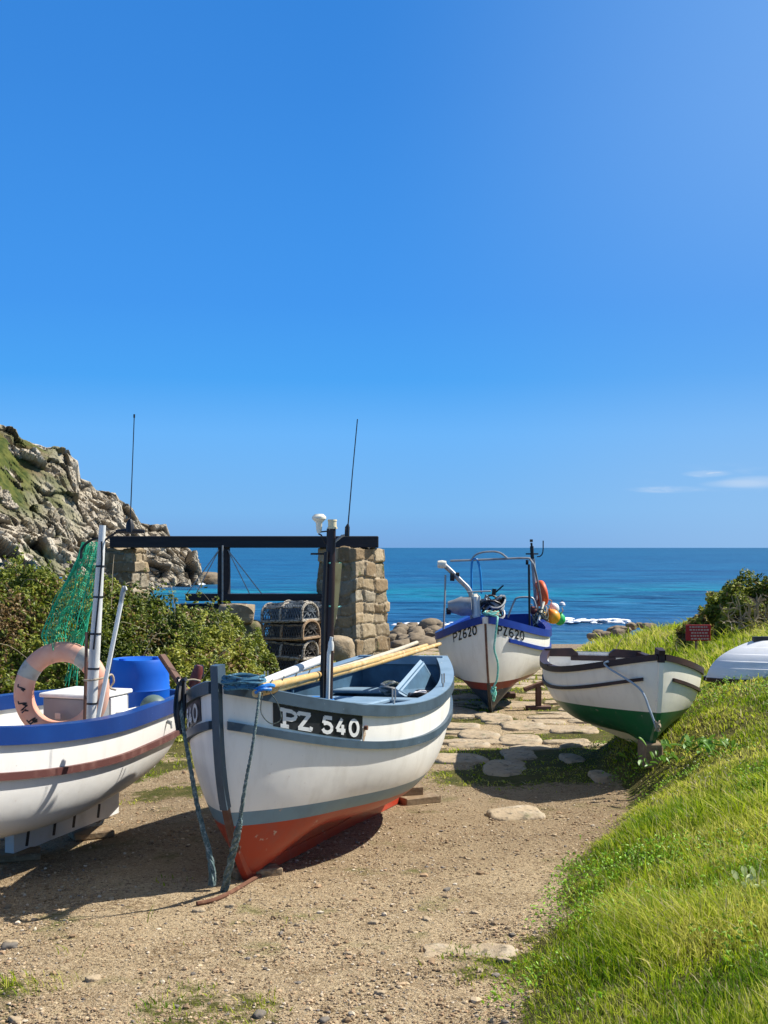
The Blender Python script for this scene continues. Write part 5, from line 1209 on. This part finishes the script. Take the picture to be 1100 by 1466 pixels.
LS = [(15, 1357, .036, 'rusty flat stone at the left edge of the track'), (17, 1352, .03, 'pale broken stone at the left edge'), (134, 1404, .03, 'grey stone on the track, lower left'), (285, 1305, .028, 'white stone just below the mooring ropes'), (372, 1455, .03, 'grey slab of stone at the bottom of the track'), (330, 1298, .02, 'pale pebble right of the mooring ropes'), (535, 1322, .022, 'grey stone in the middle of the track'), (498, 1366, .018, 'black pebble on the open track'), (640, 1275, .02, 'pale stone right of centre on the track'), (612, 1318, .022, 'grey pebble pair on the right of track'), (681, 1308, .022, 'brown stone near the grass, upper'), (722, 1377, .03, 'dark flat stone beside the long pale slab'), (734, 1340, .018, 'brown pebble at the grass edge'), (688, 1391, .018, 'pale pebble below the long slab'), (22, 1462, .028, 'grey stone in the bottom left corner'), (545, 1423, .022, 'dark grey stone low on the track'), (465, 1462, .022, 'black stone at the bottom edge of track'), (160, 1288, .022, 'grey stone inside the boat shadow')]
for i, (px, py, s, l) in enumerate(LS):
    x, y = px_ground(px, py); rock('loose_stone', (x, y, gz(x, y)+s*.15), (s*1.3, s*.85, s*.55), 400+i, M['slab'] if i % 4 else M['grey_stone'], l, 'stone', 'loose stones on the track', sub=3, box=.6, rough=.45)

# ------------------------------------------------------------------ plants and the sign on the right
def bush(name, label, c, size, n, seed, branches=0, shift=0.):
    rr = np.random.default_rng(seed); e = empty(name, label, 'bush', c)
    d = rr.normal(0, 1, (n, 3)); d /= np.linalg.norm(d, axis=1)[:, None]; d[:, 2] = np.abs(d[:, 2])
    lump = fbm(d*2.2+seed, 3, seed); r = (.72+.5*lump)*rr.uniform(.55, 1, n)**.35
    P = d*r[:, None]*np.array(size); k = rr.uniform(0, 1, n) < .8+.5*fbm(P*3.5+seed, 2, seed+3); P, d = P[k], d[k]
    leaf_mass(P, d+[0, 0, .4], rr.uniform(.03, .06, len(P)), leaf_colours(P*.8+seed, seed, shift), 'foliage', M['leaf'], e)
    v, f = rock_geo((size[0]*.62, size[1]*.62, size[2]*.6), seed, 3, .3, 0); v[:, 2] = np.maximum(v[:, 2], -.1); MB().add(v, f).build('inner_twigs', M['dark_twig'], e)
    if branches:
        mb = MB()
        for b in range(branches):
            x0 = rr.uniform(-.55, .5)*size[0]; p = np.array([x0, -size[1]*.85, -.05]); 
            def grow(p, d, l, r, k):
                q = p+d*l*.5+rr.normal(0, .05*l, 3); s = p+d*l+rr.normal(0, .08*l, 3); mb.tube(spline([p, q, s], 3), np.linspace(r, r*.6, 7), 5)
                if k > 0:
                    for _ in range(int(rr.integers(2, 4))):
                        dd = d+rr.normal(0, .5, 3)*[1, .5, .7]; dd[1] -= .1; dd /= np.linalg.norm(dd); grow(s, dd, l*rr.uniform(.55, .85), r*.62, k-1)
            grow(p, np.array([rr.normal(-.1, .3), -.15, .9]), size[2]*rr.uniform(.22, .36), .028, 3)
        mb.build('bare_branches', M['twig'], e)
    return e
weeds()
M['dark_twig'] = pmat('twig_core', (.05, .042, .022), [((.025, .02, .01), 12, .45, .65)], rough=1., bump=[(20, 1., .1)])
def hb(x, y): return (x, y, gz(x, y)-.05)
bush('hawthorn_bush', 'big wind-bent bush with bare pale branches behind the red sign', hb(6.75, 21.8), (1.05, .9, 1.15), 15000, 5, branches=9)
bush('gorse_bush', 'dense dark bush at the right edge above the dinghy', hb(8.0, 22.6), (1.45, 1.2, 1.75), 17000, 6, branches=4)
bush('gorse_bush', 'low bushy clump on the skyline right of the sea', hb(7.5, 24.6), (1.3, .8, 1.35), 10000, 8, shift=.25)
bush('gorse_bush', 'small leafy clump at the left end of the dark bushes', hb(5.95, 22.4), (.5, .5, .7), 5000, 9, shift=.2)
def leafy(name, label, c, n, lmin, lmax, mat, seed, spread=.12, upright=.6):
    rr = np.random.default_rng(seed); mb = MB()
    for k in range(n):
        a = rr.uniform(0, 6.28); L = rr.uniform(lmin, lmax); w = L*rr.uniform(.28, .42); el = rr.uniform(.2, upright)+.2; base = np.array([rr.normal(0, spread), rr.normal(0, spread), rr.uniform(0, .04)])
        t = np.linspace(0, 1, 7); out = np.stack([np.cos(a)*t*L*math.cos(el), np.sin(a)*t*L*math.cos(el), t*L*math.sin(el)-.5*L*t*t*.7], -1)+base
        sd = np.array([-math.sin(a), math.cos(a), 0]); ww = w*np.sin(np.pi*np.clip(t*.92+.06, 0, 1))**.7
        G = np.stack([out-sd*ww[:, None]*.5+[0, 0, .012], out, out+sd*ww[:, None]*.5+[0, 0, .012]], 0); mb.grid(G)
    o = mb.build(name, mat); o.location = c; return tag(o, label, 'plant')
x, y = px_ground(1015, 1085); leafy('dock_plant', 'broad-leaved dock in the grass right of the cream boat', (x, y, gz(x, y)+.06), 60, .08, .16, M['weed'], 1, .2, 1.1)
x, y = px_ground(950, 1100); leafy('dock_plant', 'low leafy weed just below the cream boat stem', (x, y, gz(x, y)+.05), 40, .06, .12, M['weed'], 2, .16, 1.1)
x, y = px_ground(1075, 1290); leafy('dock_plant', 'pale silvery dock leaves at the right edge of the grass', (x, y, gz(x, y)+.05), 14, .05, .10, M['weed_pale'], 3, .06, 1.3)
x, y = px_ground(1000, 975); leafy('dock_plant', 'yellowish weed clump below the upturned dinghy', (x, y, gz(x, y)+.04), 50, .06, .12, M['weed_pale'], 4, .28, 1.0)
e = empty('warning_sign', 'small red notice board with white writing by the bush', 'sign', W(1000, 906, 20))
MB().box((0, 0, 0), (.42, .025, .27), bev=.004).build('board', M['sign_red'], e, smooth=False)
MB().box((-.03, .03, -.3), (.04, .03, .5), bev=.004).build('post', M['timber'], e, smooth=False)
mb = MB(); rr = np.random.default_rng(2)
for r in range(5):
    z = .1-.05*r; x = -.16+rr.uniform(0, .04)
    while x < .15: w = rr.uniform(.018, .05); mb.box((x+w/2, -.0155, z), (w, .003, .026)); x += w+.014
mb.build('writing', M['sign_text'], e, smooth=False)

# ------------------------------------------------------------------ cliff
def cliff():
    sk = np.array([(-420, 640), (-330, 560), (-230, 545), (-140, 560), (-60, 575), (-30, 596), (-8, 606), (0, 608), (12, 612), (22, 616), (27, 627), (45, 634), (66, 641), (80, 640), (100, 642), (103, 653), (112, 660), (116, 684), (130, 690), (138, 701), (150, 704), (166, 705), (172, 714), (184, 720), (194, 735), (203, 748), (218, 751), (238, 750), (245, 768), (262, 782), (276, 796), (284, 815), (289, 840)], float)
    ns, nq = 760, 230
    px = np.linspace(-400, 292, ns); py = np.interp(px, sk[:, 0], sk[:, 1]); Yr = 150-(285-px)*.06
    X = (px-550)/F*Yr; Z = CAMZ-(py-784)/F*Yr; Zs = np.convolve(np.pad(Z, 8, 'edge'), np.ones(17)/17, 'valid')
    q = np.linspace(-.25, 1, nq); Lq = 9+np.clip((285-px)/285, 0, 1.3)*36
    Pp = np.zeros((ns, nq, 3))
    S, Q = np.meshgrid(np.arange(ns), q, indexing='ij')
    Qp = np.clip(Q, 0, 1)
    base = -3.2+5.*np.clip((200-px)/200, 0, 1.3)
    prof = (1-Qp)**1.0*.75+.25*(1-sstep(.0, .55, Qp))
    Pp[..., 0] = X[:, None]+.22*Q*Lq[:, None]; Pp[..., 1] = Yr[:, None]-Q*Lq[:, None]
    Pp[..., 2] = base[:, None]+(Z[:, None]*(1-Qp)**3+Zs[:, None]*(1-(1-Qp)**3)-base[:, None])*prof
    Pp[..., 2] -= np.maximum(-Q, 0)*30
    PX = px[:, None]+0*Q
    gmask = sstep(112, 55, PX+30*Qp+16*fbm(Pp*.25, 3, 5))*sstep(.72, .5, Qp+.1*fbm(Pp*.2, 2, 6))*sstep(.0, .02, Qp)
    gmask = np.maximum(gmask, .8*sstep(.2, .4, fbm(Pp*.16+3, 3, 8))*sstep(150, 80, PX))
    gmask *= 1-sstep(-.02, .1, fbm(Pp*.33+9, 3, 9)-.22)
    kn = np.exp(-((PX-8)/20)**2)*sstep(.12, .02, Qp); gmask *= 1-kn
    n0 = np.array([.55, -.75, .36])
    A = Pp*np.array([.27, .27, .14]); f1, f2, c1, t1 = worley_v(A+.12*fbm(Pp*.3, 2, 1)[..., None], 3); A2 = Pp*np.array([.75, .75, .42]); g1, g2, c2, t2 = worley_v(A2+.08*fbm(Pp*.8, 2, 2)[..., None], 7)
    h1, h2, c3, t3 = worley_v(Pp*np.array([1.9, 1.9, 1.3]), 17)
    disp = (c3-.5)*.22+t3*.45-.10*np.clip(1-(h2-h1)*8, 0, 1)+(c1-.45)*2.6+t1*5.0+(c2-.5)*.8+t2*2.0-.8*np.clip(1-(f2-f1)*11, 0, 1)-.35*np.clip(1-(g2-g1)*9, 0, 1)+.10*fbm(Pp*1.6, 3, 4)
    fade = sstep(-.02, .06, Q)*(1-.92*gmask)
    Pp += n0*(disp*fade*.85)[..., None]+np.array([0, 0, 1])*((.25*fbm(Pp*1.2, 3, 14)+.25)*gmask)[..., None]
    idx = np.arange(ns*nq).reshape(ns, nq); f = np.stack([idx[:-1, :-1], idx[:-1, 1:], idx[1:, 1:], idx[1:, :-1]], -1).reshape(-1, 4)
    crack = np.clip(1-(f2-f1)*9, 0, 1)
    col = np.stack([gmask, crack, np.clip(c1*.35+c2*.35+c3*.3, 0, 1)], -1).reshape(-1, 3)
    m, nt, b = newmat('cliff_granite'); tc = N(nt, 'ShaderNodeTexCoord'); v = tc.outputs['Object']
    at = N(nt, 'ShaderNodeAttribute', attribute_name='col'); sp = N(nt, 'ShaderNodeSeparateColor'); nt.links.new(at.outputs['Color'], sp.inputs[0])
    c = mixc(nt, sp.outputs[2], (.36, .31, .23), (.54, .475, .37))
    for cc, s, lo, hi in (((.24, .2, .145), .35, .45, .65), ((.45, .39, .3), 1.1, .55, .72), ((.15, .13, .1), 2.2, .6, .72)): c = mixc(nt, noise_mask(nt, v, s, lo, hi)[0], c, cc)
    gcol = mixc(nt, noise_mask(nt, v, .8, .4, .62)[0], (.04, .058, .014), (.115, .12, .03)); gcol = mixc(nt, noise_mask(nt, v, .22, .5, .62)[0], gcol, (.10, .075, .03))
    c = mixc(nt, sp.outputs[1], c, (.15, .125, .09)); c = mixc(nt, sp.outputs[0], c, gcol); nt.links.new(c, b.inputs['Base Color']); b.inputs['Roughness'].default_value = .95; b.inputs['Specular IOR Level'].default_value = .1
    t = N(nt, 'ShaderNodeTexNoise'); t.inputs['Scale'].default_value = 1.6; t.inputs['Detail'].default_value = 8; nt.links.new(v, t.inputs['Vector'])
    bn = N(nt, 'ShaderNodeBump'); bn.inputs['Strength'].default_value = .8; bn.inputs['Distance'].default_value = .4; nt.links.new(t.outputs['Fac'], bn.inputs['Height']); nt.links.new(bn.outputs['Normal'], b.inputs['Normal'])
    o = fastmesh('cliff', Pp.reshape(-1, 3), [f], m, col, smooth=False); tag(o, 'rugged granite headland with grassy top on the left', 'cliff', kind='structure')
    # low rocks at the foot in the sea
    rr = np.random.default_rng(12)
    for i in range(7):
        px_ = rr.uniform(284, 308); Y = rr.uniform(146, 156); s = rr.uniform(.7, 1.6)
        rock('sea_rock', ((px_-550)/F*Y, Y, -2.5+s*.1), (s*1.5, s, s*.8), 500+i, M['shore_rock'], 'dark rock awash at the foot of the cliff', group='rocks awash below the cliff')
cliff()

# ------------------------------------------------------------------ sea
def sea():
    m, nt, b = newmat('sea_water'); tc = N(nt, 'ShaderNodeTexCoord'); v = tc.outputs['Object']
    sp = N(nt, 'ShaderNodeSeparateXYZ'); nt.links.new(v, sp.inputs[0])
    lg = N(nt, 'ShaderNodeMath', operation='LOGARITHM'); lg.inputs[1].default_value = 10; nt.links.new(sp.outputs[1], lg.inputs[0])
    ra = N(nt, 'ShaderNodeValToRGB'); nt.links.new(lg.outputs[0], ra.inputs[0])
    mr = N(nt, 'ShaderNodeMapRange'); mr.inputs['From Min'].default_value = 1.75; mr.inputs['From Max'].default_value = 3.6; nt.links.new(lg.outputs[0], mr.inputs['Value']); nt.links.new(mr.outputs[0], ra.inputs[0])
    el = ra.color_ramp.elements; el[0].position = 0; el[0].color = (.05, .16, .24, 1); el[1].position = 1; el[1].color = (.012, .10, .19, 1)
    for p, c in ((.06, (.018, .085, .20)), (.13, (.010, .13, .24)), (.19, (.010, .19, .27)), (.25, (.008, .108, .225)), (.40, (.008, .10, .215)), (.7, (.010, .108, .21))):
        e = el.new(p); e.color = c4(c)
    col = ra.outputs[0]
    f0, _ = noise_mask(nt, v, .05, .45, .62, stretch=(.35, 1, 1)); col = mixc(nt, f0, col, (.006, .065, .16))
    f1, _ = noise_mask(nt, v, .42, .50, .60, stretch=(.25, 1.2, 1)); col = mixc(nt, f1, col, (.004, .042, .11))
    f2_, _ = noise_mask(nt, v, .55, .60, .72, stretch=(.25, 1.2, 1)); col = mixc(nt, f2_, col, (.07, .23, .38))  # lighter streaks paint ripple highlights into the water colour
    # white horses
    w1, _ = noise_mask(nt, v, .16, .745, .77, stretch=(.22, 1.3, 1), detail=7); w2, _ = noise_mask(nt, v, 1.2, .45, .6)
    mu = N(nt, 'ShaderNodeMath', operation='MULTIPLY'); nt.links.new(w1, mu.inputs[0]); nt.links.new(w2, mu.inputs[1]); col = mixc(nt, mu.outputs[0], col, (.75, .8, .84))
    nt.links.new(col, b.inputs['Base Color']); b.inputs['Roughness'].default_value = .35; b.inputs['Specular IOR Level'].default_value = .22; b.inputs['IOR'].default_value = 1.33
    prev = None
    for s, st, di, sx in ((.35, .6, 1.2, .35), (1.6, .7, .35, .5), (6, .6, .08, .7)):
        mp = N(nt, 'ShaderNodeMapping'); mp.inputs['Scale'].default_value = (sx, 1, 1); nt.links.new(v, mp.inputs[0])
        t = N(nt, 'ShaderNodeTexNoise'); t.inputs['Scale'].default_value = s; t.inputs['Detail'].default_value = 4; nt.links.new(mp.outputs[0], t.inputs['Vector'])
        bn = N(nt, 'ShaderNodeBump'); bn.inputs['Strength'].default_value = st; bn.inputs['Distance'].default_value = di; nt.links.new(t.outputs['Fac'], bn.inputs['Height'])
        if prev: nt.links.new(prev, bn.inputs['Normal'])
        prev = bn.outputs['Normal']
    nt.links.new(prev, b.inputs['Normal'])
    ys = np.concatenate([np.linspace(40, 130, 260), 130*(25000/130.)**np.linspace(0, 1, 160)[1:]]); u = np.linspace(-1, 1, 220)
    V = np.zeros((len(u), len(ys), 3)); wd = 60+ys*1.2
    V[..., 0] = u[:, None]*wd[None]; V[..., 1] = ys[None]
    amp = np.clip((400-ys)/300, 0, 1)*.16
    V[..., 2] = -2.5+amp[None]*(fbm(V*np.array([.12, .35, 0])+4, 3, 5)+.5*fbm(V*np.array([.4, 1.1, 0]), 2, 6))
    wave = np.exp(-((V[..., 1]-(71+.8*np.sin(V[..., 0]*.35)))/1.6)**2); V[..., 2] += .25*wave
    idx = np.arange(V.shape[0]*V.shape[1]).reshape(V.shape[:2]); f = np.stack([idx[:-1, :-1], idx[1:, :-1], idx[1:, 1:], idx[:-1, 1:]], -1).reshape(-1, 4)
    tag(fastmesh('sea', V.reshape(-1, 3), [f], m, smooth=True), 'blue sea with small waves out to the horizon', 'sea', kind='structure')
    # breaking wave: lumpy foam
    def foam(x0, x1, y0, n, s, dy, dz, seed, name, label):
        rr = np.random.default_rng(seed); mb = MB(); v0, f0 = ico(2)
        for i in range(n):
            x = rr.uniform(x0, x1); y = y0+.8*math.sin(x*.35)+rr.normal(0, dy); k = s*rr.uniform(.4, 1.2)
            v = v0*(1+.3*fbm(v0*2+i, 2, i % 60)[:, None])*np.array([k*rr.uniform(1.5, 4), k*1.2, k*.55]); mb.add(v+[x, y, -2.5+rr.uniform(0, dz)], f0)
        tag(mb.build(name, M['foam']), label, 'foam', kind='stuff')
    foam(8.8, 14.2, 70.4, 120, .15, .45, .28, 1, 'surf', 'white breaking surf along the water edge')
    foam(.5, 5, 69.0, 26, .16, .9, .05, 2, 'wash', 'thin white wash running up the shore')
    foam(-24, -22.3, 147, 40, .3, 1.2, .1, 3, 'cliff_surf', 'white surf at the foot of the cliff')
    foam(35.5, 40, 118, 40, .35, .5, .15, 4, 'reef_surf', 'short white line of surf beyond the bushes')
sea()
e = empty('mooring_buoy', 'small white buoy floating out on the open water', 'buoy', W(805, 866, 4.45*F/82))
MB().lathe([(0, -.2), (.2, -.15), (.26, 0), (.2, .17), (.06, .24), (0, .24)], n=16).build('buoy_body', M['b_white'], e); MB().tube([(0, 0, .22), (0, 0, .4)], .03, 6).build('buoy_eye', M['black_metal'], e)

# ------------------------------------------------------------------ light, sky, camera
EXPO = .62
SUN_EL, SUN_AZ = math.radians(47), math.atan2(.96, .28)
sd = Vector((math.sin(SUN_AZ)*math.cos(SUN_EL), math.cos(SUN_AZ)*math.cos(SUN_EL), math.sin(SUN_EL)))
sl = bpy.data.lights.new('sun', 'SUN'); sl.energy = 5.0; sl.angle = math.radians(.5); sl.color = (1, .955, .88)
so = bpy.data.objects.new('sun', sl); COL.objects.link(so); so.rotation_euler = (-sd).to_track_quat('-Z', 'Y').to_euler(); so.location = (20, 10, 30)
w = bpy.data.worlds.new('World'); SC.world = w; w.use_nodes = True; nt = w.node_tree; bg = nt.nodes['Background']
sky = N(nt, 'ShaderNodeTexSky', sky_type='NISHITA'); sky.sun_disc = False; sky.sun_elevation = SUN_EL; sky.sun_rotation = SUN_AZ; sky.air_density = 1.0; sky.dust_density = .25; sky.ozone_density = 3.0; sky.altitude = 0
hs = N(nt, 'ShaderNodeHueSaturation'); hs.inputs['Saturation'].default_value = .45; nt.links.new(sky.outputs[0], hs.inputs['Color'])
tc = N(nt, 'ShaderNodeTexCoord'); vn = tc.outputs['Generated']
# thin cirrus low on the right, in sky directions
sp = N(nt, 'ShaderNodeSeparateXYZ'); nt.links.new(vn, sp.inputs[0])
def mr(src, a, b_, c, d):
    r = N(nt, 'ShaderNodeMapRange'); r.interpolation_type = 'SMOOTHSTEP'
    for i, k in enumerate(('From Min', 'From Max', 'To Min', 'To Max')): r.inputs[k].default_value = (a, b_, c, d)[i]
    nt.links.new(src, r.inputs['Value']); return r.outputs[0]
def mul(a, b_):
    r = N(nt, 'ShaderNodeMath', operation='MULTIPLY'); nt.links.new(a, r.inputs[0])
    if isinstance(b_, float): r.inputs[1].default_value = b_
    else: nt.links.new(b_, r.inputs[1])
    return r.outputs[0]
fz = mul(mr(sp.outputs[2], .040, .05, 0, 1), mr(sp.outputs[2], .058, .070, 1, 0)); fx = mr(sp.outputs[0], .19, .27, 0, 1)
cn, _ = noise_mask(nt, vn, 16, .46, .72, detail=8, stretch=(1, 1, 6))
cf = mul(mul(mul(fz, fx), cn), .75)
BGS = .068; SKYK = 1/BGS/2**EXPO
ra = N(nt, 'ShaderNodeValToRGB'); nt.links.new(sp.outputs[2], ra.inputs[0]); el = ra.color_ramp.elements
el[0].position = 0; el[0].color = (.20, .40, .745, 1); el[1].position = .45; el[1].color = (.038, .23, .70, 1)
for p, c in ((.03, (.20, .48, .87)), (.095, (.15, .465, .955)), (.14, (.075, .38, .915)), (.20, (.060, .318, .865)), (.36, (.044, .252, .745))):
    e_ = el.new(p); e_.color = c4(c)
rt = mixc(nt, mul(mr(sp.outputs[0], -.05, .42, 0, 1), mr(sp.outputs[2], .05, .36, .1, .85)), ra.outputs[0], (.20, .44, .90))
rt = mixc(nt, mul(mul(mr(sp.outputs[0], .02, .34, 0, 1), mr(sp.outputs[2], .0, .2, 1, 0)), .62), rt, (.33, .56, .86))
sc_ = N(nt, 'ShaderNodeVectorMath', operation='SCALE'); nt.links.new(rt, sc_.inputs[0]); sc_.inputs['Scale'].default_value = SKYK
low = mixc(nt, mr(sp.outputs[2], .46, .72, 0, 1), sc_.outputs[0], hs.outputs[0])
def ell(cx, cz, rx, rz, k):
    a = N(nt, 'ShaderNodeMath', operation='MULTIPLY_ADD'); nt.links.new(sp.outputs[0], a.inputs[0]); a.inputs[1].default_value = 1/rx; a.inputs[2].default_value = -cx/rx
    b_ = N(nt, 'ShaderNodeMath', operation='MULTIPLY_ADD'); nt.links.new(sp.outputs[2], b_.inputs[0]); b_.inputs[1].default_value = 1/rz; b_.inputs[2].default_value = -cz/rz
    r2 = N(nt, 'ShaderNodeMath', operation='ADD'); nt.links.new(mul(a.outputs[0], a.outputs[0]), r2.inputs[0]); nt.links.new(mul(b_.outputs[0], b_.outputs[0]), r2.inputs[1])
    return mul(mul(mr(r2.outputs[0], 0, 1, 1, 0), mr(cn, 0, .55, .25, 1)), k)
for q in ((.300, .0525, .034, .0062, 1.), (.283, .0515, .03, .004, .7), (.262, .0600, .022, .0034, .75), (.235, .0475, .04, .0035, .3)):
    low = mixc(nt, ell(*q), low, tuple(SKYK*v_ for v_ in (.80, .86, .94)))
colr = mixc(nt, mul(cf, .25), low, tuple(SKYK*q for q in (.80, .86, .93)))
nt.links.new(colr, bg.inputs['Color']); bg.inputs['Strength'].default_value = BGS
cam = bpy.data.cameras.new('camera'); co = bpy.data.objects.new('camera', cam); COL.objects.link(co); SC.camera = co
co.location = (0, 0, CAMZ); co.rotation_euler = (math.radians(90), 0, 0)
cam.sensor_fit = 'HORIZONTAL'; cam.sensor_width = 36; cam.lens = 36*F/1100; cam.shift_y = 51/1100; cam.clip_end = 60000; cam.clip_start = .05
SC.view_settings.view_transform = 'Standard'; SC.view_settings.look = 'None'; SC.view_settings.exposure = EXPO; SC.view_settings.gamma = 1
